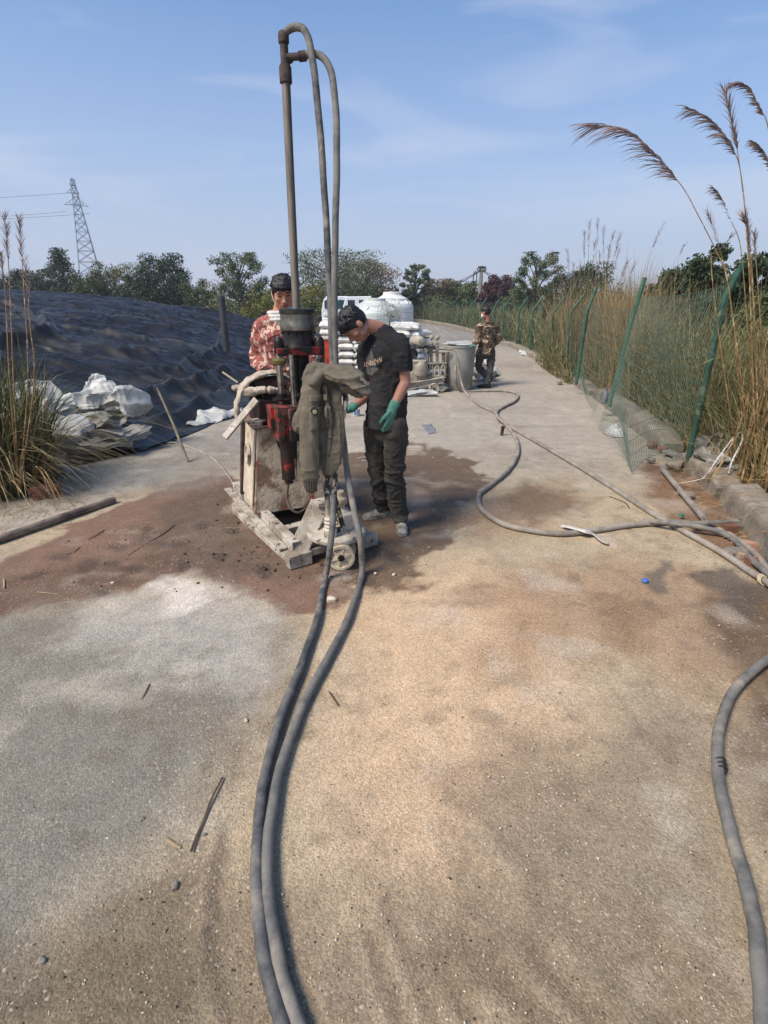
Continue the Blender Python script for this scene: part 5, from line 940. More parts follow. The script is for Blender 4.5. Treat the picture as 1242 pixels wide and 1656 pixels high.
for x, y, r, Y in ((701.5, 634, .095, 10.02), (650, 640, .09, 10.02), (714, 622, .12, 10.75)):
    c0 = V3(P(x, y, Y)); c0[2] = r; w_ = MB().lathe([(.03, -.03), (r*.7, -.03), (r*.95, -.035), (r, -.02), (r, .02), (r*.95, .035), (r*.7, .03), (.03, .03)], tuple(c0), nrm(V3(.25, -.97, 0)), n=32).build('wheel', cem if Y < 10.5 else black, t_); MB().cyl(c0-V3(0, .05, 0), c0+V3(0, .05, 0), .025).build('hub', gdk, w_)
    MB().bar(c0+V3(0, .05, 0), V3(c0[0], c0[1]+.05, .2), .04, .03).build('fork', gmx, t_)
# ---------------------------------------------------------------- pylon, pole and wires
gal = mat('galvanised', lin((128, 134, 146)), None, rough=.6, metal=.2, bump=0)
Yp = 150.0; pbx = P(143, 440, Yp)[0]; pz1 = P(117, 290, Yp)[2]; pz0 = -3.0; xo = P(119, 290, Yp)[0]; ctr = (pbx+xo)/2; k0 = thing('lattice_pylon', 'tall steel lattice pylon beyond the trees at left', 'pylon', (ctr, Yp, pz0)); Hh = pz1-pz0
def hw(t): return 3.6*(1-t)**1.15+.45+(.15*(1-t))
bod = MB(); lv = [0, .12, .23, .33, .42, .50, .57, .64, .70, .76, .82, .88, .94, 1.0]; rw = .09
yaw = .5
def corner(t, i):
    a = yaw+math.pi/4+i*math.pi/2; return V3(ctr+hw(t)*1.2*math.cos(a), Yp+hw(t)*1.2*math.sin(a), pz0+Hh*t)
for i in range(4):
    for a, b_0 in zip(lv[:-1], lv[1:]):
        bod.bar(corner(a, i), corner(b_0, i), rw*1.5, rw*1.5); bod.bar(corner(a, i), corner(b_0, (i+1) % 4), rw, rw); bod.bar(corner(a, (i+1) % 4), corner(b_0, i), rw, rw); bod.bar(corner(b_0, i), corner(b_0, (i+1) % 4), rw, rw)
bod.build('lattice_body', gal, k0)
def arm(px0, px1, ya, yb, sag=0):
    m_ = MB(); z_ = P(117, ya, Yp)[2]; a, b_0 = V3(P(px0, ya, Yp)), V3(P(px1, yb, Yp)); t_ = (z_-pz0)/Hh; c0 = V3(ctr, Yp, z_); e = V3(0, .5, 0)
    for ee in (a, b_0):
        m_.bar(c0+e, ee, rw*1.3, rw*1.3); m_.bar(c0-e, ee, rw*1.3, rw*1.3); m_.bar(c0+V3(0, 0, 1.7), ee, rw, rw); m_.bar((c0+e)*.5+ee*.5, (c0+V3(0, 0, 1.7))*.5+ee*.5, rw, rw); m_.bar(ee, ee-V3(0, 0, 1.5), .12, .12)
    m_.build('cross_arm', gal, k0); return a, b_0
A1_, B1_ = arm(104, 143, 331, 334); A2_, B2_ = arm(108, 128, 312, 313); A3_, B3_ = arm(112, 120, 300, 300)
wm = mat('wire_metal', lin((110, 116, 128)), None, rough=.6, bump=0)
for i, (a, dy) in enumerate(((A1_, -4), (B1_, -3), (A2_, 1))):
    m_ = MB(); s_ = a-V3(0, 0, 1.5 if i < 2 else 0); e = V3(-260, 190, s_[2]+9+i); m_.tube([s_*(1-q)+e*q-V3(0, 0, 16*q*(1-q)) for q in np.linspace(0, 1, 24)], .045, 4); tag(m_.build('power_line', wm), ['lower high voltage line running left from the pylon arm', 'high voltage line running left from the far end of the wide arm', 'upper high voltage line running left from the pylon'][i], 'power line', 'high voltage lines')
Yq = 46.0; qx = P(776, 480, Yq)[0]; qz = P(776, 430, Yq)[2]; t_ = thing('power_pole', 'concrete power pole with cables rising behind the road bend', 'power pole', (qx, Yq, 0)); MB().cyl((qx, Yq, -.5), (qx, Yq, qz), .19, .13, 14).build('pole', mat('pole_concrete', lin((160, 152, 142)), lin((136, 128, 120)), 3, .9), t_)
m_ = MB(); m_.bar((qx-.36, Yq-.1, qz-.35), (qx+.36, Yq-.1, qz-.35), .07, .07); m_.bar((qx-.3, Yq-.1, qz-.1), (qx+.3, Yq-.1, qz-.1), .1, .12); m_.build('cross_arm', gdk, t_)
for x in (-.32, -.16, .2, .32): MB().lathe([(.03, 0), (.06, .03), (.03, .07), (.06, .1), (.03, .15)], (qx+x, Yq-.1, qz-.3), n=10).build('insulator', gdk, t_)
MB().tube([(qx-.5+.28*math.sin(a)*.5, Yq-.15, qz-.9+.5*math.cos(a)) for a in np.linspace(0, 6.28, 16)], .04, 5).build('cable_coil', black, t_)
for nm_, e, s_ in (('left', P(640, 475, 40), 1.2), ('right', P(900, 470, 38), 1.0), ('second left', P(560, 500, 55), 1.4), ('second right', P(950, 462, 60), 1.4)):
    m_ = MB(); a = V3(qx, Yq, qz-.3); e = V3(e); m_.tube([a*(1-q)+e*q-V3(0, 0, s_*4*q*(1-q)*.5) for q in np.linspace(0, 1, 16)], .035 if 'second' not in nm_ else .02, 5); tag(m_.build('overhead_cable', black), {'left': 'thick overhead cable falling to the left from the power pole', 'right': 'thick overhead cable falling to the right from the power pole', 'second left': 'thin overhead cable to the left of the power pole', 'second right': 'thin overhead cable to the right of the power pole'}[nm_], 'cable', 'cables of the power pole')
# ---------------------------------------------------------------- black post in the liner
lx, ly, _ = P(363, 530, 12.0); lz = P(363, 478, 12.0)[2]; lb = P(363, 536, 12)[2]; m_ = MB(); m_.lathe([(.075, lb-.4), (.075, lz-.01), (.06, lz), (.06, lz-.02), (0, lz-.02)], (lx, ly, 0), n=20, cap=False); tag(m_.build('vent_pipe', mat('grey_pipe', lin((66, 66, 68)), lin((50, 50, 52)), 6, .6)), 'short dark pipe standing upright in the black liner', 'pipe')
# ---------------------------------------------------------------- low concrete kerb wall, broken in places
conc = mat('kerb_concrete', lin((150, 140, 124)), lin((122, 112, 98)), 4, .95, 0, .9, 26, lin((92, 82, 68)), 2.6, lo3=.55, hi3=.7, bdist=.01)
def kerb_piece(y0, y1, h, w, label, seed, dz=0, x_off=0, ends=.05):
    ys = np.arange(y0, y1, .035 if y0 < 9 else .12); V = []; pr = [(0, -.1), (0, h*.3), (.0, h*.65), (0, h-.015), (.012, h), (w*.3, h), (w*.6, h), (w-.012, h), (w, h-.015), (w, h*.5), (w, -.5)]
    for i, y in enumerate(ys):
        e = min(1, (y-y0)/ends*.5+.55, (y1-y)/ends*.5+.55)
        for a, z in pr: V.append((curb_x(y)+x_off+a, y, z*e+dz if z > 0 else z))
    V = np.array(V); V += .007*np.column_stack([fbm(V*2.2, 5, seed, .62), fbm(V*2+4, 3, seed+1), fbm(V*2.4+9, 5, seed+2, .62)])+.004*np.column_stack([vnoise(V*31, seed), 0*V[:, 0], vnoise(V*27, seed+3)]); n = len(pr)
    F = grid_faces(len(ys), n); o = mk('kerb_wall', V, list(map(tuple, F))+[tuple(range(n))[::-1], tuple((len(ys)-1)*n+k for k in range(n))], conc, auto=50); return tag(o, label, 'kerb wall', 'pieces of the low concrete kerb wall')
kerb_piece(.9, 4.30, .22, .24, 'nearest concrete kerb wall piece at the right edge', 1, ends=.12)
kerb_piece(4.42, 5.55, .18, .24, 'worn concrete kerb wall piece at the foot of the nearest fence post', 2, ends=.3)
kerb_piece(5.9, 9.6, .20, .24, 'long concrete kerb wall piece under the sagging wire mesh', 3, ends=.3)
kerb_piece(9.8, 12.9, .14, .22, 'low kerb wall piece by the third fence post', 4, ends=.5)
kerb_piece(14.5, 22, .13, .25, 'distant low kerb wall piece behind the brown jacket worker', 5, ends=.8)
kerb_piece(22.5, 51, .16, .35, 'long pale kerb curving left at the far road bend', 6, ends=.8)
# ---------------------------------------------------------------- wire fence
gp = mat('green_paint', lin((58, 96, 76)), lin((40, 72, 58)), 6, .7, 0, .4, 30, lin((108, 118, 100)), 5, lo3=.58, hi3=.66); gw = mat('green_wire', lin((58, 92, 76)), None, rough=.6, bump=0); gwd = mat('grey_green_wire', lin((84, 108, 94)), None, rough=.6, bump=0)
t_ = thing('wire_fence', 'green wire mesh fence with bent posts running along the right roadside', 'fence', (3.3, 5.2, 0))
posts = []
def post(base, knee, top, r):
    b_, k_, t__ = V3(base), V3(knee), V3(top); mb = MB(); mb.tube([b_, k_*.94+b_*.06, *[((1-q)**2)*(k_*.94+b_*.06)+2*q*(1-q)*k_+q*q*(k_*.85+t__*.15) for q in (.25, .5, .75)], k_*.85+t__*.15, t__], r, 12); mb.build('post', gp, t_); posts.append((V3(base), V3(knee), V3(top)))
post(P(1113, 742, 5.15), P(1172, 482, 5.15), P(1203, 424, 5.1), .027)
post(P(985, 658, 7.45), P(1017, 532, 7.5), P(1043, 449, 7.55), .027)
post(P(932, 622, 9.9), P(949, 505, 9.9), P(964, 466, 9.95), .027)
ys = [12.5, 15.0, 17.4, 19.8, 22.2, 24.6, 27, 29.5, 32, 34.5, 37, 39.5, 42, 45, 48, 51]
for i, y in enumerate(ys):
    x = float(curb_x(y))+.14; ln_ = R(-.05, .12); h_ = 1.32 if i else 1.36; post((x, y, .1), (x+ln_, y, h_), (x+ln_+.26+(-.2 if i > 10 else 0), y+(.0 if i < 10 else .15), h_+.36), .029)
def panel(TL, TR, bot, nv, nh, r, bow=.04, m_=gw, seed=0, waves=.02):
    mb = MB(); rr_ = random.Random(seed)
    def Sf(s, t):
        b_0 = bot(s); tp_ = V3(TL)*(1-s)+V3(TR)*s; p_ = b_0*(1-t)+tp_*t; n_ = V3(-1, .1, 0); return p_+n_*(bow*math.sin(math.pi*t)*math.sin(math.pi*s)+waves*math.sin(t*9+s*5+seed)*math.sin(math.pi*s))-V3(0, 0, waves*1.2*math.sin(math.pi*s)*(t))
    for i in range(nv+1): s = i/nv; mb.tube([Sf(s, t) for t in np.linspace(0, 1, 9)], r, 3, cap=False)
    for j in range(nh+1): t = j/nh; mb.tube([Sf(s, t) for s in np.linspace(0, 1, 13)], r*1.25, 3, cap=False)
    return mb.build('mesh_panel', m_, t_)
b2, k2, t2 = posts[1]; b1, k1, t1 = posts[0]; b3, k3, t3 = posts[2]
BL, BM, BR = V3(G(968, 692, .02)), V3(G(1013, 764, .02)), V3(G(1098, 742, .24))
panel(k2*.35+t2*.65, k1*.55+t1*.45, lambda s: (BL*(1-s/.48)+BM*(s/.48) if s < .48 else BM*(1-(s-.48)/.52)+BR*((s-.48)/.52))+V3(0, 0, .10*abs(math.sin(s*6.2))*(s < .9)), 56, 13, .0024, .10, gwd, 3, .05)
panel(k3*.6+t3*.4, k2*.6+t2*.4, lambda s: (b3+V3(.02, 0, .1))*(1-s)+(b2+V3(-.15, .1, -.1))*s, 36, 10, .0021, .05, gwd, 4, .03)
for i in range(2, len(posts)-1):
    far_ = i > 5; A, B_ = posts[i+1], posts[i]; panel(A[1]*.6+A[2]*.4, B_[1]*.6+B_[2]*.4, lambda s, A=A, B_=B_: A[0]*(1-s)+B_[0]*s, 16 if not far_ else 10, 8 if not far_ else 6, .003 if not far_ else .005, .02, gw, i)
# ---------------------------------------------------------------- grasses
def blades(P0, H, lean, az, w, seg=5, droop=.4, twist=None):
    n = len(P0); t_v = np.linspace(0, 1, seg+1); P0 = np.asarray(P0, float); d = np.column_stack([np.cos(az), np.sin(az), 0*az]); fa = RNG.uniform(0, math.pi, n) if twist is None else twist; wd = np.column_stack([np.cos(fa), np.sin(fa), 0*fa]); V = np.zeros((n, (seg+1)*2, 3))
    for k, t in enumerate(t_v):
        c = P0+d*(lean*H*t**1.8)[:, None]; c[:, 2] += H*(t-droop*lean*t**3); ww = (w*(1-t**2.2)*.5+.0008)[:, None]; V[:, 2*k] = c-wd*ww; V[:, 2*k+1] = c+wd*ww
    F = np.concatenate([np.stack([np.arange(n)*(seg+1)*2+2*k, np.arange(n)*(seg+1)*2+2*k+1, np.arange(n)*(seg+1)*2+2*k+3, np.arange(n)*(seg+1)*2+2*k+2], 1) for k in range(seg)]); return V.reshape(-1, 3), F
gmat = {'green': mat('grass_green', lin((106, 106, 66)), lin((68, 76, 44)), 9, .7, 0, 0, c3=lin((158, 142, 100)), sc3=14, lo3=.5, hi3=.6), 'dry': mat('grass_dry', lin((160, 138, 100)), lin((112, 94, 64)), 9, .8, 0, 0, c3=lin((128, 120, 80)), sc3=1.5, lo3=.5, hi3=.62), 'gold': mat('grass_gold', lin((158, 128, 84)), lin((116, 88, 54)), 7, .7, 0, 0, c3=lin((204, 182, 140)), sc3=11, lo3=.55, hi3=.62)}
def belt(n, y0, y1, x0, x1, h0, h1, m_, label, name='grass', w=.009, lean=(.1, .6), zb=-.3, pw=1.0, clump=True):
    y = y0+(y1-y0)*RNG.random(n)**pw; x = curb_x(y)+x0+(x1-x0)*RNG.random(n); q = np.column_stack([x, y, 0*x]); dn = fbm(q*1.6, 3, n % 97); keep = (dn+RNG.uniform(-.25, .25, n) > -.12) if clump else dn > -9; x, y, dn = x[keep], y[keep], dn[keep]; k = len(x)
    H = (h0+(h1-h0)*RNG.random(k)**1.4)*(1+.35*dn); z = zb*np.clip((x-curb_x(y)-.12)/.5, 0, 1); V, F = blades(np.column_stack([x, y, z]), H, RNG.uniform(*lean, k), RNG.uniform(0, 6.28, k), w*RNG.uniform(.6, 1.3, k), 5, .5)
    o = mk(name, V, F, m_, None, False); return tag(o, label, 'grass', kind='stuff')
belt(20000, 4.2, 9.6, .26, 3.0, .85, 1.95, gmat['green'], 'green and straw coloured grass pressing against the sagging mesh')
belt(9000, 4.4, 10.5, .24, 2.4, .35, 1.1, gmat['dry'], 'dry pale grass mixed into the green grass behind the kerb', lean=(.3, 1.1))
belt(15000, 8.2, 15.5, .22, 2.4, 1.2, 2.5, gmat['dry'], 'tall straw coloured grass behind the third fence post', 'dry_grass', .010, (.05, .4))
belt(6000, 11.0, 15.5, -.15, .9, .25, .95, gmat['green'], 'low green weeds growing over the kerb beside the road', 'weeds', .010, (.3, 1.0), 0)
belt(16000, 15, 50, .3, 4.5, .9, 1.8, gmat['green'], 'distant grass and weeds behind the far fence', 'far_grass', .03, (.1, .6), -.3, 1.3)
belt(6000, 3.2, 5.2, .5, 2.6, .4, 1.15, gmat['gold'], 'matted dry grass behind the nearest kerb wall', 'dry_grass', .008, (.4, 1.3), clump=False)
def reed(paths, Y, label, plume_w=.07, side=-1, name='reed', m_=None, base=None, ns=120, gname='tall reeds with feathery plumes', r0=.006, upright=False):
    stem, pls = paths; S_ = [V3(P(x, y, Y)) for x, y in stem]; t0 = thing(name, label, 'reed', tuple(V3(S_[-1]) if base is None else base), gname)
    pth = cat_path(S_, 6); n = len(pth); MB().tube(pth, [r0*.45+(r0*.55)*i/n for i in range(n)], 5).build('stem', gmat['gold'] if m_ is None else m_, t0)
    pp_ = cat_path([V3(P(x, y, Y)) for x, y in pls], 8); L_n = sum(np.linalg.norm(b_0-a) for a, b_0 in zip(pp_[:-1], pp_[1:])); V = []; F = []; rr_ = random.Random(int(stem[0][0]*7))
    for k in range(int(ns*.62)):
        t = rr_.random()**.8; i = min(int(t*(len(pp_)-1)), len(pp_)-2); p_ = pp_[i]; T = nrm(pp_[i]-pp_[i+1]); env = math.sin(math.pi*min(1, t*.85+.12))**.6
        sd_ = V3(rr_.gauss(0, 1), rr_.gauss(0, 1), rr_.gauss(0, 1)); sd_ = nrm(sd_-np.dot(sd_, T)*T); dn_ = V3(side*.5, 0, -.75) if not upright else V3(0, 0, 0)
        ln = L_n*rr_.uniform(.10, .26)*(env+.25); d1 = nrm(T*.95+sd_*.32+dn_*.25); d2 = nrm(T*.5+sd_*.35+dn_*.9); 
        pts = [p_, p_+d1*ln*.35, p_+d1*ln*.6+d2*ln*.2, p_+d1*ln*.65+d2*ln*.5]; w_ = plume_w*.036; q = V3(rr_.gauss(0, 1), rr_.gauss(0, 1)*.3, rr_.gauss(0, 1)); q = nrm(q-np.dot(q, d1)*d1); b_0 = len(V)
        for j, a in enumerate(pts): ww = w_*(1, 1.15, .8, .15)[j]; V += [a-q*ww, a+q*ww]
        F += [(b_0+2*j, b_0+2*j+1, b_0+2*j+3, b_0+2*j+2) for j in range(3)]
    mk('plume', V, F, plm, t0, False); return t0
plm = mat('plume_brown', lin((150, 130, 122)), lin((112, 94, 90)), 9, .9, 0, 0)
B0 = (1212, 790)
reed(([(1086, 280), (1108, 309), (1130, 350), (1154, 397), (1173, 440), (1183, 499), (1197, 600), (1206, 700), (1214, 800)], [(955, 202), (990, 206), (1023, 217), (1062, 253), (1086, 280), (1096, 293)]), 4.6, 'arching reed plume reaching farthest left into the sky', .09, -1, ns=210)
reed(([(1183, 236), (1195, 265), (1201, 307), (1205, 343), (1212, 450), (1218, 620), (1224, 810)], [(1113, 175), (1142, 190), (1166, 212), (1183, 236), (1190, 252)]), 4.5, 'reed plume arching left just under the upright one', .085, -1, ns=190)
reed(([(1190, 225), (1195, 262), (1203, 320), (1215, 450), (1225, 620), (1232, 810)], [(1172, 147), (1180, 180), (1188, 217), (1193, 245)]), 4.55, 'upright reed plume between the two arching ones', .07, .3, ns=170, upright=True)
reed(([(1229, 175), (1242, 205), (1256, 300), (1262, 500), (1262, 820)], [(1186, 136), (1198, 135), (1215, 149), (1229, 175), (1234, 188)]), 4.4, 'highest reed plume nodding left at the right edge', .09, -1, ns=190)
reed(([(1240, 252), (1250, 300), (1262, 480), (1268, 820)], [(1216, 228), (1229, 239), (1240, 256), (1247, 280)]), 4.4, 'short reed plume cut by the right edge below the highest one', .09, -1, ns=160)
reed(([(1183, 358), (1198, 402), (1208, 520), (1218, 660), (1222, 800)], [(1154, 305), (1162, 314), (1170, 328), (1183, 358)]), 4.7, 'small brown reed plume leaning left above the shrubs', .06, -.5, ns=110)
reed(([(1164, 404), (1176, 450), (1190, 560), (1210, 800)], [(1144, 343), (1149, 358), (1154, 372), (1164, 404)]), 4.7, 'thin reed plume crossing the diagonal one', .035, -.3, ns=80, upright=True)
reed(([(1159, 409), (1150, 425), (1165, 560), (1200, 790)], [(1187, 378), (1175, 391), (1159, 409)]), 4.8, 'thin diagonal reed plume leaning right', .03, .3, ns=70, upright=True)
reed(([(1214, 410), (1218, 470), (1224, 620), (1228, 800)], [(1203, 350), (1207, 362), (1210, 375), (1215, 420)]), 4.5, 'dense brown reed plume right beside the top of the nearest fence post', .07, -.4, ns=150, upright=True)
reed(([(1221, 402), (1226, 470), (1236, 620), (1240, 800)], [(1220, 378), (1221, 392), (1222, 425)]), 4.5, 'short dark reed plume touching the top of the nearest fence post', .06, .3, ns=90, upright=True)
reed(([(1054, 404), (1047, 433), (1036, 520), (1030, 600)], [(1073, 362), (1064, 380), (1054, 404)]), 8.2, 'single slim plume standing right of the plume cluster', .05, .4, ns=70, upright=True, r0=.004)
reed(([(1098, 414), (1092, 450), (1088, 540), (1086, 600)], [(1110, 393), (1104, 402), (1098, 414)]), 8.0, 'small slim plume in front of the dark shrubs', .05, .4, ns=60, upright=True, r0=.004)
dr_m = gmat['dry']
tips = [(945, 377, 0), (953, 359, 1), (967, 358, 2), (976, 369, 0), (962, 392, 3), (993, 376, 9), (1003, 379, 10), (1016, 421, 12), (1026, 426, 12), (1001, 405, 9), (985, 400, 3), (893, 408, -10), (917, 405, -4), (928, 428, -3), (939, 425, 0), (970, 410, 2), (1010, 432, 12), (905, 430, -8)]
CLW = ['tall', 'tallest', 'second tallest', 'straight', 'short', 'slanting', 'outer slanting', 'low right', 'lowest right', 'mid slanting', 'middle', 'leftmost leaning', 'second from left', 'low left', 'centre left', 'short centre', 'right hand low', 'small leftward']
for i, (x, y, dx) in enumerate(tips):
    reed(([(x-dx*1.2, y+42), (x-dx*1.6, y+70), (x-dx*1.7-2, 540), (x-dx*1.7-2, 600)], [(x, y), (x-dx*.5, y+18), (x-dx*1.2, y+44)]), 10.8+.25*(i % 5), '%s thin plume of the cluster above the straw coloured grass' % CLW[i], .06, .3, ns=64, upright=True, r0=.005, m_=dr_m, gname='thin plumes above the straw grass')
# golden reed stand at the right edge
n = 340; P0 = np.column_stack([RNG.normal(3.72, .32, n), RNG.normal(4.35, .25, n), np.full(n, -.28)]); P0[:, 0] = np.maximum(P0[:, 0], 3.22)
V, F = blades(P0, RNG.uniform(1.5, 2.5, n), RNG.uniform(.02, .16, n), RNG.uniform(0, 6.28, n), np.full(n, .013), 6, .2); n2 = 420; P1 = np.column_stack([RNG.normal(3.62, .28, n2), RNG.normal(4.3, .25, n2), RNG.uniform(-.25, 1.1, n2)]); P1[:, 0] = np.maximum(P1[:, 0], 3.2)
V2, F2 = blades(P1, RNG.uniform(.4, 1.1, n2), RNG.uniform(.2, .9, n2), RNG.uniform(0, 6.28, n2), np.full(n2, .010), 6, .9)
o = mk('golden_reed_stand', np.vstack([V, V2]), np.vstack([F, F2+len(V)]), gmat['gold'], None, False); tag(o, 'dense stand of golden dry reed stalks at the right edge', 'reeds', kind='stuff')
# grass clump on the left
t_ = thing('grass_clump', 'big tussock of long green and dry grass at the left edge', 'grass clump', G(30, 800)); cx_, cy_, _ = G(8, 790)
for nm_, m_, n, hr_, lr in (('green_blades', mat('clump_green', lin((80, 86, 46)), lin((54, 66, 36)), 5, .7, 0, 0), 900, (.7, 1.55), (.03, .55)), ('dry_blades', gmat['dry'], 620, (.5, 1.5), (.05, 1.2)), ('bent_blades', gmat['gold'], 260, (.3, .8), (.9, 1.8))):
    a = RNG.uniform(0, 6.28, n); rr0 = .46*RNG.random(n)**.6; V, F = blades(np.column_stack([cx_-.08+rr0*np.cos(a)*1.1, cy_+rr0*np.sin(a), 0*a]), RNG.uniform(*hr_, n), RNG.uniform(*lr, n), a+RNG.normal(0, .6, n), RNG.uniform(.006, .013, n), 7, .75); mk(nm_, V, F, m_, t_, False)
for x, y, yl, xl, lab in ((8, 346, 425, 14, 'tallest plume rising from the grass tussock, second from the left edge'), (31, 356, 430, 37, 'dark plume rising beside the tallest one in the grass tussock'), (1, 410, 462, 8, 'short plume of the grass tussock at the very left edge'), (41, 419, 490, 47, 'lowest plume of the grass tussock, farthest from the left edge')):
    reed(([(xl-1, yl-8), (xl+2, yl+40), (xl+8, 620), (30, 800)], [(x, y), ((x+xl)/2-1, (y+yl)/2), (xl, yl)]), 4.4, lab, .05, .3, ns=130, upright=True, gname='plumes of the grass tussock at left')
# straw litter along the left edge of the concrete
n = 260; a = RNG.uniform(0, 6.28, n); px_ = RNG.uniform(-20, 150, n); py_ = RNG.uniform(752, 845, n)-px_*.12; V, F = blades(np.array([G(x, y, .008) for x, y in zip(px_, py_)]), np.full(n, .03), RNG.uniform(6, 14, n), a, np.full(n, .005), 4, 0); o = mk('straw', V, F, gmat['dry'], None, False); tag(o, 'dry straw scattered on the ground in front of the grass tussock', 'straw', kind='stuff')
n = 300; a = RNG.uniform(0, 6.28, n); yy = RNG.uniform(3.5, 6.5, n); V, F = blades(np.column_stack([curb_x(yy)+RNG.uniform(-.25, .3, n), yy, RNG.uniform(.01, .05, n)+.2*(RNG.random(n) > 9)]), np.full(n, .02), RNG.uniform(5, 12, n), a, np.full(n, .004), 4, 0); o = mk('straw', V, F, gmat['dry'], None, False); tag(o, 'dry straw and stalks scattered along the kerb wall', 'straw', kind='stuff')
# ---------------------------------------------------------------- crumpled sacks and sheets
bagm = mat('crumpled_white', lin((196, 196, 190)), lin((160, 160, 154)), 4, .6, 0, .6, 24, lin((134, 132, 122)), 2.6, lo3=.52, hi3=.66, bdist=.01); bagg = mat('crumpled_grey', lin((156, 154, 144)), lin((118, 116, 108)), 5, .7, 0, .6, 24, lin((92, 90, 82)), 3, bdist=.01)
def crumple(name, c, dim, seed, m_, label, cat='sack', group=None, rz=0, amp=.25, fr=1.0, nu=96):
    nv = nu//2; V = []; cs_, sn_ = math.cos(rz), math.sin(rz); th = np.linspace(.02, math.pi-.02, nv); ph = np.linspace(0, 2*math.pi, nu, endpoint=False); T, H = np.meshgrid(th, ph, indexing='ij'); d = np.column_stack([(np.sin(T)*np.cos(H)).ravel(), (np.sin(T)*np.sin(H)).ravel(), np.cos(T).ravel()]); d[:, 2] = np.sign(d[:, 2])*np.abs(d[:, 2])**.8
    rr0 = 1+.22*fbm(d*1.2+seed, 2, seed+7); q = (d*rr0[:, None]+pleat(d, d, seed, 4.0*fr, 8, amp*3.6, .88, 1.0))*np.array(dim)*.5
    V = np.column_stack([q[:, 0]*cs_-q[:, 1]*sn_, q[:, 0]*sn_+q[:, 1]*cs_, q[:, 2]])+np.array(c); V[:, 2] = np.maximum(V[:, 2], .003+.004*np.abs(fbm(V*20, 1, 2))); F = []
    for i in range(nv-1):
        for j in range(nu): F.append((i*nu+j, (i+1)*nu+j, (i+1)*nu+(j+1) % nu, i*nu+(j+1) % nu))
    F += [tuple(range(nu)), tuple((nv-1)*nu+k for k in range(nu))[::-1]]; o = mk(name, V, F, m_, auto=24); return tag(o, label, cat, group)
gl_ = 'crumpled sacks dumped on the liner edge'
def cr(px, py, Y, dim, seed, m_, label, rz=0, **k): return crumple('crumpled_sack', P(px, py, Y), dim, seed, m_, label, 'sack', gl_, rz, **k)
cr(202, 650, 6.25, (.46, .32, .36), 11, bagm, 'bright crumpled white sack at the right end of the sack heap', .5)
cr(158, 645, 6.3, (.46, .4, .40), 12, bagm, 'topmost crumpled white sack of the heap at left', .2)
cr(170, 684, 6.0, (.52, .42, .26), 13, bagg, 'grey crumpled sack lying in the middle of the heap', .9)
cr(120, 700, 5.75, (.46, .36, .34), 14, bagm, 'smooth white sack at the near side of the heap beside the grass', .4, amp=.14)
cr(100, 668, 6.1, (.5, .4, .38), 15, bagm, 'white sack half hidden behind the grass tussock blades', 1.2)
cr(55, 655, 6.2, (.5, .45, .45), 16, bagm, 'white sack seen through the grass tussock', .1)
cr(190, 706, 5.85, (.6, .4, .22), 17, bagg, 'dark grey sack under the heap touching the liner', .6)
cr(60, 700, 5.7, (.5, .4, .5), 18, bagg, 'greyish sack behind the lower grass blades', .6)
cr(98, 752, 5.15, (.20, .16, .22), 19, bagm, 'torn white sack scrap hanging down beside the two bricks', .3, amp=.4)
def sheet(px, m_, label, name='plastic_sheet', cat='sheet', seed=1, h=.02, z0=.006, res=.02, fr=6, group=None, zf=None):
    pl = np.array([G(x, y)[:2] for x, y in px]); x0, y0 = pl.min(0); x1, y1 = pl.max(0); nx, ny = int((x1-x0)/res)+2, int((y1-y0)/res)+2; X, Y = np.meshgrid(np.linspace(x0, x1, nx), np.linspace(y0, y1, ny), indexing='ij'); q = np.column_stack([X.ravel(), Y.ravel()]); i_ = inside(q+.02*np.column_stack([fbm(np.column_stack([q*7, q[:, 0]*0]), 2, seed), fbm(np.column_stack([q*7, q[:, 0]*0]), 2, seed+1)]), [tuple(a) for a in pl]); q3_ = np.column_stack([q*fr, 0*q[:, 0]]); ed = seg_dist(q, [tuple(a) for a in pl], True)
    z = z0+h*(.5+.4*fbm(q3_*.4, 2, seed))*np.clip(ed/.05, .15, 1); Dp = pleat(np.column_stack([q, 0*z]), np.tile(np.array([0., 0, 1]), (len(z), 1)), seed, fr*4, 6, 1.6*h*fr, .8, .9)*np.clip(ed/.04, .2, 1)[:, None]; q = q+Dp[:, :2]*.6; z = np.maximum(z+Dp[:, 2], z0*.7); V = np.column_stack([q, z+(zf or 0)]); F = grid_faces(nx, ny); F = F[i_[F].all(axis=1)]; u_, inv = np.unique(F, return_inverse=True); o = mk(name, V[u_], inv.reshape(-1, 4), m_, auto=25); s_ = o.modifiers.new('s', 'SOLIDIFY'); s_.thickness = .003; return tag(o, label, cat, group)
sheet([(300, 690), (322, 668), (345, 660), (370, 668), (392, 660), (396, 672), (350, 684), (318, 690)], bagm, 'crumpled white plastic sheet lying at the liner edge left of the rig', seed=3, h=.10, res=.02, fr=4)
sheet([(682, 688), (699, 686), (708, 701), (693, 704)], mat('grey_flat', lin((128, 130, 130)), lin((104, 106, 108)), 9, .6), 'flat folded grey plastic piece on the concrete right of the bent worker', 'plastic_piece', 'plastic piece', 5, .008, res=.01, fr=9)
sheet([(838, 570), (845, 562), (853, 568), (858, 575), (842, 575)], bagm, 'small white plastic scrap beside the far right roadside', 'plastic_scrap', 'scrap', 6, .09, res=.03)
sheet([(975, 700), (992, 686), (1010, 700), (1012, 708), (990, 708)], bagm, 'white crumpled bag under the sagging mesh', 'plastic_bag', 'bag', 7, .08, res=.015)
sheet([(905, 592), (920, 588), (922, 606), (903, 610)], bagg, 'grey crumpled scrap by the kerb in the middle distance', 'plastic_scrap', 'scrap', 8, .05, res=.03)
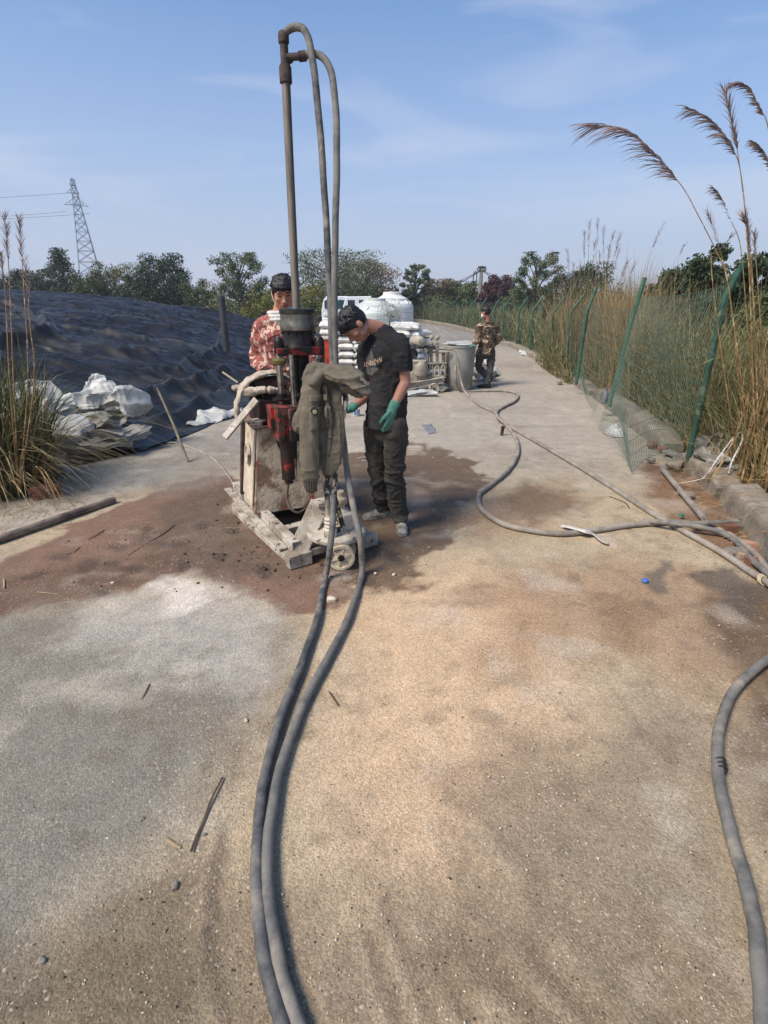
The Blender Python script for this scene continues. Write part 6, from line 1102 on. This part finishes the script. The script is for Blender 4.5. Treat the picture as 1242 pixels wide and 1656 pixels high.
sheet([(765, 612), (770, 603), (785, 606), (802, 600), (812, 606), (800, 612), (783, 616)], bagm, 'pile of empty white sacks on the ground behind the brown jacket worker', 'empty_sacks', 'sacks', 9, .12, res=.02, fr=5)
crumple('cement_sack', P(771, 586, 11.6), (.6, .5, .30), 31, bagm, 'white sack standing just right of the round bin', 'sack', None, .2, amp=.1); crumple('cement_sack', P(773, 598, 11.5), (.55, .4, .28), 33, bagm, 'lower white sack just right of the round bin', 'sack', None, .2, amp=.14)
crumple('empty_sack', G(678, 636, .05), (.6, .3, .12), 34, bagm, 'flattened white sack under the grout pump frame', 'sack', None, .1, amp=.2); crumple('empty_sack', P(713, 632, 10.3), (.36, .25, .26), 35, bagg, 'crumpled grey white sack behind the grout pump wheel', 'sack', None, .4, amp=.3)
crumple('cloth', P(742, 556, 10.9), (.62, .3, .09), 36, bagm, 'pale rumpled cloth on the far rim of the round bin', 'cloth', None, 0, amp=.3)
# bag behind the nearest post, straps on the kerb
crumple('plastic_bag', P(1160, 735, 5.15), (.55, .55, .26), 41, bagg, 'dusty clear plastic bag behind the foot of the nearest post', 'bag', None, .5, amp=.35); crumple('plastic_bag', P(1172, 765, 4.8), (.20, .2, .22), 42, bagm, 'small white plastic bag stuck on the kerb wall', 'bag', None, .5, amp=.4)
def strip(name, pts, w, m_, label, cat, group=None):
    pa = cat_path(pts, 6); mb = MB(); mb.tube(pa, w/2, 6, flat=.25); return tag(mb.build(name, m_, auto=80), label, cat, group)
whs = mat('white_strap', lin((212, 206, 194)), lin((180, 172, 156)), 12, .8)
K = lambda x, y, Y: P(x, y, Y)
strip('plastic_strap', [G(1081, 777, .02), K(1110, 775, 4.62), K(1140, 768, 4.6), K(1165, 745, 4.6), K(1190, 708, 4.6), K(1197, 699, 4.6), K(1200, 712, 4.6), K(1184, 745, 4.6), K(1178, 765, 4.6)], .016, whs, 'long white plastic strap looping up over the kerb wall', 'strap', 'white straps by the kerb')
strip('plastic_strap', [K(1095, 782, 4.6), K(1128, 776, 4.58), K(1142, 768, 4.6), K(1160, 742, 4.65), K(1180, 715, 4.7), K(1193, 700, 4.7)], .012, whs, 'white plastic strap lying just under the long looping one', 'strap', 'white straps by the kerb')
strip('dry_stalk', [G(1150, 775, .24), K(1175, 735, 4.6), K(1195, 690, 4.5), K(1210, 640, 4.4)], .016, gmat['gold'], 'pale dry stalk leaning up from the kerb wall', 'stalk'); strip('dry_stalk', [K(1140, 774, 4.5), K(1200, 776, 4.3), K(1260, 775, 4.1)], .011, gmat['gold'], 'long straight dry stalk lying across the kerb wall to the right edge', 'stalk')
strip('ribbon', [G(910, 850, .02), G(925, 853, .035), G(943, 858, .055), G(955, 861, .03)], .055, whs, 'white ribbon tied round the dusty hose in the middle', 'ribbon'); strip('ribbon', [G(945, 858, .05), G(960, 864, .02), G(975, 876, .015), G(984, 880, .012)], .055, whs, 'torn ribbon end lying in front of the tied hose', 'ribbon')
strip('green_wire', [G(905, 606, .05), G(925, 612, .12), G(933, 603, .03)], .01, whs, 'thin pale wire curl on the kerb in the middle distance', 'wire')
a, b_0 = V3(G(1070, 757, .05)), V3(G(1138, 838, .05)); mb = MB(); mb.tube([a, (a+b_0)/2, b_0], .024, 14); tag(mb.build('grey_pipe', mat('pvc_grey', lin((146, 138, 128)), lin((120, 112, 104)), 7, .8)), 'short grey pipe lying beside the kerb wall', 'pipe')
mb = MB(); mb.bar(G(1118, 846, .07), G(1195, 842, .09), .05, .012); tag(mb.build('flat_bar', mat('grey_bar', lin((132, 126, 116)), lin((98, 92, 84)), 9, .8), bev=.002), 'flat grey slat lying across the hoses by the kerb wall', 'slat')
def rock(px, py, dim, seed, m_, label, name='stone', cat='stone', group=None, z=0, rz=0):
    c = V3(G(px, py, z)); mb = MB(); mb.ell((0, 0, 0), (.5, .5, .5), None, 20, 13); V = np.array(mb.v); V = np.sign(V)*np.abs(V*2)**(.16 if cat == 'brick' else .6)*.5; V *= np.array(dim)*(1+(.12 if cat == 'brick' else .35)*fbm(V*2.4+seed, 3, seed))[:, None]; cs_, sn_ = math.cos(rz), math.sin(rz); V = np.column_stack([V[:, 0]*cs_-V[:, 1]*sn_, V[:, 0]*sn_+V[:, 1]*cs_, V[:, 2]])+c+V3(0, 0, dim[2]*.35); return tag(mk(name, V, mb.f, m_, auto=35), label, cat, group)
ston = mat('grey_stone', lin((142, 134, 122)), lin((112, 104, 94)), 20, .9, 0, .5, 60); pale = mat('pale_stone', lin((206, 194, 172)), lin((176, 164, 142)), 20, .9, 0, .5, 60)
rock(1186, 895, (.17, .09, .04), 1, ston, 'flat grey stone between the hoses near the kerb wall', rz=.3, group='rubble by the kerb'); rock(1180, 862, (.09, .05, .08), 2, brk, 'broken red brick leaning on the kerb wall beside the slat', 'brick', 'brick', 'rubble by the kerb', .02)
rock(1200, 903, (.08, .05, .05), 3, brk, 'chipped red brick piece just right of the flat grey stone', 'brick', 'brick', 'rubble by the kerb'); rock(1204, 882, (.17, .05, .045), 4, mat('pink_brick', lin((176, 134, 116)), lin((150, 112, 96)), 10, .95, 0, .5), 'long pinkish brick piece under the darker hose', 'brick', 'brick', 'rubble by the kerb', rz=-.7); rock(1216, 912, (.08, .06, .05), 5, brk, 'dark red brick piece below the darker hose at the right', 'brick', 'brick', 'rubble by the kerb')
for i, (x, y, d, m_, l_) in enumerate([(1058, 722, (.16, .10, .07), brk, 'broken red brick on the kerb gap under the mesh'), (1072, 728, (.12, .10, .06), brk, 'brick chunk right of the broken brick in the kerb gap'), (1085, 735, (.16, .12, .05), ston, 'grey slab chunk in the kerb gap'), (1052, 745, (.09, .07, .04), ston, 'grey stone in front of the kerb gap'), (1090, 755, (.22, .16, .09), conc, 'tilted concrete lump right of the kerb gap'), (1110, 800, (.14, .1, .03), ston, 'flat stone beside the short grey pipe'), (880, 592, (.2, .15, .12), conc, 'concrete lump by the far kerb end'), (893, 598, (.16, .12, .08), ston, 'grey stone by the far kerb end'), (905, 620, (.14, .10, .05), ston, 'small grey stone beside the middle kerb')]):
    rock(x, y, d, 10+i, m_, l_, 'rubble', 'rubble', 'rubble by the kerb', .03, i)
SM = [(537, 972, .05, pale, 'pale stone lying between the two foreground hoses'), (637, 930, .022, pale, 'small pale stone below the worker near the wheel'), (607, 928, .018, pale, 'tiny pale pebble right of the wheel'), (694, 886, .02, ston, 'tiny grey pebble right of the near shoe'), (688, 912, .014, pale, 'tiny pale pebble farther right of the near shoe'), (283, 1434, .024, ston, 'round grey pebble in the left foreground'), (68, 1555, .02, ston, 'grey pebble near the lower left corner'), (230, 1326, .018, ston, 'small grey pebble left of the curved twig'), (398, 1166, .02, pale, 'pale chip of wood or stone on the left foreground'), (182, 944, .022, pale, 'thin white chip on the brown mud'), (52, 1050, .008, pale, 'tiny white chip far left on the grey concrete'), (50, 1003, .010, ston, 'tiny dark chip on the pale patch'), (1094, 1014, .012, ston, 'dark chip in the right foreground'), (1163, 1012, .012, pale, 'white pebble near the dark soil at right'), (664, 855, .02, ston, 'small clod behind the near shoe'), (700, 740, .014, pale, 'tiny white scrap on the wet ground'), (330, 1350, .012, ston, 'tiny pebble under the curved twig'), (905, 1120, .008, ston, 'tiny dark pebble right of the middle'), (880, 870, .01, pale, 'tiny pale chip in front of the ribbon hose')]
for i, (x, y, d, m_, l_) in enumerate(SM): rock(x, y, (d*1.1, d*.8, d*.6), 40+i, m_, l_, 'pebble', 'pebble', 'pebbles scattered on the road', 0, i)
# countless crumbs of mud and grit
def crumbs(name, n, sampler, s0, s1, m_, label):
    V = []; F = []; base = np.array([(1, 0, 0), (-1, 0, 0), (0, 1, 0), (0, -1, 0), (0, 0, 1), (0, 0, -1)], float); fc = [(0, 2, 4), (2, 1, 4), (1, 3, 4), (3, 0, 4), (2, 0, 5), (1, 2, 5), (3, 1, 5), (0, 3, 5)]
    for i in range(n):
        c = V3(*sampler()); s = R(s0, s1)*(.4+random.random()**3); q = base*(s*(1+.5*RNG.uniform(-1, 1, (6, 3))))+np.array([0, 0, s*.3])+c; b_0 = len(V); V += list(q); F += [tuple(a+b_0 for a in f) for f in fc]
    return tag(mk(name, V, F, m_, None, False), label, name, kind='stuff')
clod = mat('mud_clod', lin((70, 56, 46)), lin((48, 40, 34)), 30, .95, 0, 0)
crumbs('mud_crumbs', 420, lambda: G(random.gauss(400, 60), random.gauss(880, 34)), .003, .012, clod, 'dark mud crumbs scattered in front of the rig')
crumbs('mud_crumbs', 160, lambda: G(R(100, 330), R(840, 960)), .003, .009, clod, 'dark mud crumbs on the brown mud at left')
crumbs('grit', 2600, lambda: G(R(-20, 1262), R(1120, 1690)), .0015, .0036, pale, 'pale grit on the near road surface')
crumbs('grit', 450, lambda: (lambda u: G(1040+u*190+random.gauss(0, 12), 790+u*150+random.gauss(0, 26)))(random.random()), .002, .007, ston, 'pale chips and grit along the kerb wall')
crumbs('grit', 1500, lambda: G(R(-20, 1262), R(1000, 1690)), .0015, .003, clod, 'dark grit on the near road surface')
# twigs
twm = mat('twig', lin((92, 72, 56)), lin((66, 52, 42)), 12, .9); twp = mat('pale_twig', lin((168, 150, 116)), lin((140, 120, 88)), 12, .9)
TW = [([(360, 1257), (343, 1290), (330, 1325), (318, 1352), (309, 1377)], .0045, twm, 'long curved twig in the left foreground'), ([(268, 1355), (278, 1363), (292, 1371)], .005, twp, 'short pale stick left of the long curved twig'), ([(283, 848), (262, 864), (235, 880), (207, 899)], .006, twm, 'dark twig on the brown mud left of the rig'), ([(168, 857), (155, 865), (143, 872)], .006, twm, 'short dark twig left of the long mud twig'), ([(128, 885), (118, 892), (105, 896)], .005, twm, 'small dark twig near the left pipe'), ([(242, 1106), (236, 1118), (229, 1132)], .003, twm, 'thin twig on the grey concrete'), ([(60, 957), (78, 959), (94, 960)], .004, twp, 'pale straw stick at the edge of the mud'), ([(364, 853), (378, 854), (392, 853)], .004, twp, 'pale stick pointing at the rig frame'), ([(6, 936), (6, 950)], .004, twp, 'short pale stick at the left border'), ([(532, 1118), (540, 1130), (548, 1142)], .003, twm, 'thin twig right of the foreground hoses'), ([(985, 802), (1010, 812), (1018, 822)], .005, twm, 'curved twig on the dust near the diagonal hose')]
for pts, r, m_, l_ in TW: strip('twig', [G(x, y, r+.002+.004*math.sin(i*2.1)) for i, (x, y) in enumerate(pts)], r*2, m_, l_, 'twig', 'twigs and sticks on the road')
c = V3(G(1043, 941)); tag(MB().lathe([(0, 0), (.018, 0), (.02, .012), (.016, .018), (0, .019)], c, n=14, cap=False).build('plastic_scrap', mat('blue_plastic', lin((58, 108, 178)), None, rough=.4, bump=0)), 'small blue plastic scrap on the dust at right', 'scrap')
c = V3(G(1101, 838, .01)); tag(MB().lathe([(0, 0), (.018, 0), (.02, .014), (0, .016)], c+V3(0, 0, .02), n=12, cap=False).build('plastic_scrap', mat('teal_plastic', lin((52, 128, 112)), None, rough=.4, bump=0)), 'teal plastic scrap beside the end of the short grey pipe', 'scrap')
# bucket, stub pipe
bx2, by2, _ = G(576, 673); t_ = thing('small_bucket', 'small white plastic bucket with a blue label on the concrete', 'bucket', (bx2, by2, 0)); MB().lathe([(.052, 0), (.062, .11), (.066, .112), (.066, .118), (.058, .118), (.048, .01), (0, .01)], (bx2, by2, 0), n=28, cap=False).build('shell', bagm, t_)
MB().lathe([(.0555, .03), (.0605, .085)], (bx2, by2, 0), n=28, cap=False).build('label_band', mat('label_blue', lin((70, 104, 160)), lin((190, 200, 214)), 40, .5, lo=.5, hi=.56), t_)
c = V3(G(811, 704)); tag(MB().lathe([(.02, 0), (.022, .09), (.026, .1), (.026, .12), (.018, .12), (.018, .06)], c, nrm(V3(.1, 0, 1)), 16, cap=False).build('pipe_stub', rustdk), 'short rusty pipe stub standing up from the concrete', 'pipe stub')
strip('wire_loop', [G(576, 741, .01), G(590, 739, .012), G(600, 743, .01), G(585, 745, .01)], .008, whs, 'small pale wire loop on the wet ground left of the bent worker', 'wire')
# things caught on the fence
cloth_ = MB(); cloth_.limb([P(889, 490, 17.2), P(884, 500, 17.2), P(880, 512, 17.2)], [.05, .09, .06], 14, fl=.4); tag(fuse('black_rag', cloth_, black, None, .015, 2, disp=lambda V, N_: .02*folds(V*8, 3)), 'black rag hanging on the distant green fence', 'rag')
bt_ = V3(G(977, 652, .2)); tag(MB().lathe([(.0, 0), (.045, 0), (.048, .01), (.048, .13), (.03, .17), (.018, .19), (.02, .2), (.02, .22), (0, .22)], bt_, n=22, cap=False).build('bottle', mat('dusty_bottle', lin((112, 118, 122)), lin((88, 92, 96)), 12, .5)), 'dusty grey bottle standing on the kerb wall by the second post', 'bottle')

# ---------------------------------------------------------------- the air: pale even haze round everything, the sky outside it
hz = MB().box((0, 230, 24), (1100, 660, 60)).build('haze', None or bpy.data.materials.new('air'), None, False); hz['kind'] = 'stuff'; hz.location = (0, 0, 0)
hm = bpy.data.materials['air']; hm.use_nodes = True; hn = hm.node_tree; hn.nodes.clear(); ho = hn.nodes.new('ShaderNodeOutputMaterial'); hv = hn.nodes.new('ShaderNodeVolumePrincipled'); hv.inputs['Color'].default_value = (.86, .90, 1, 1); hv.inputs['Density'].default_value = .0010; hv.inputs['Anisotropy'].default_value = .2; hn.links.new(hv.outputs[0], ho.inputs['Volume'])
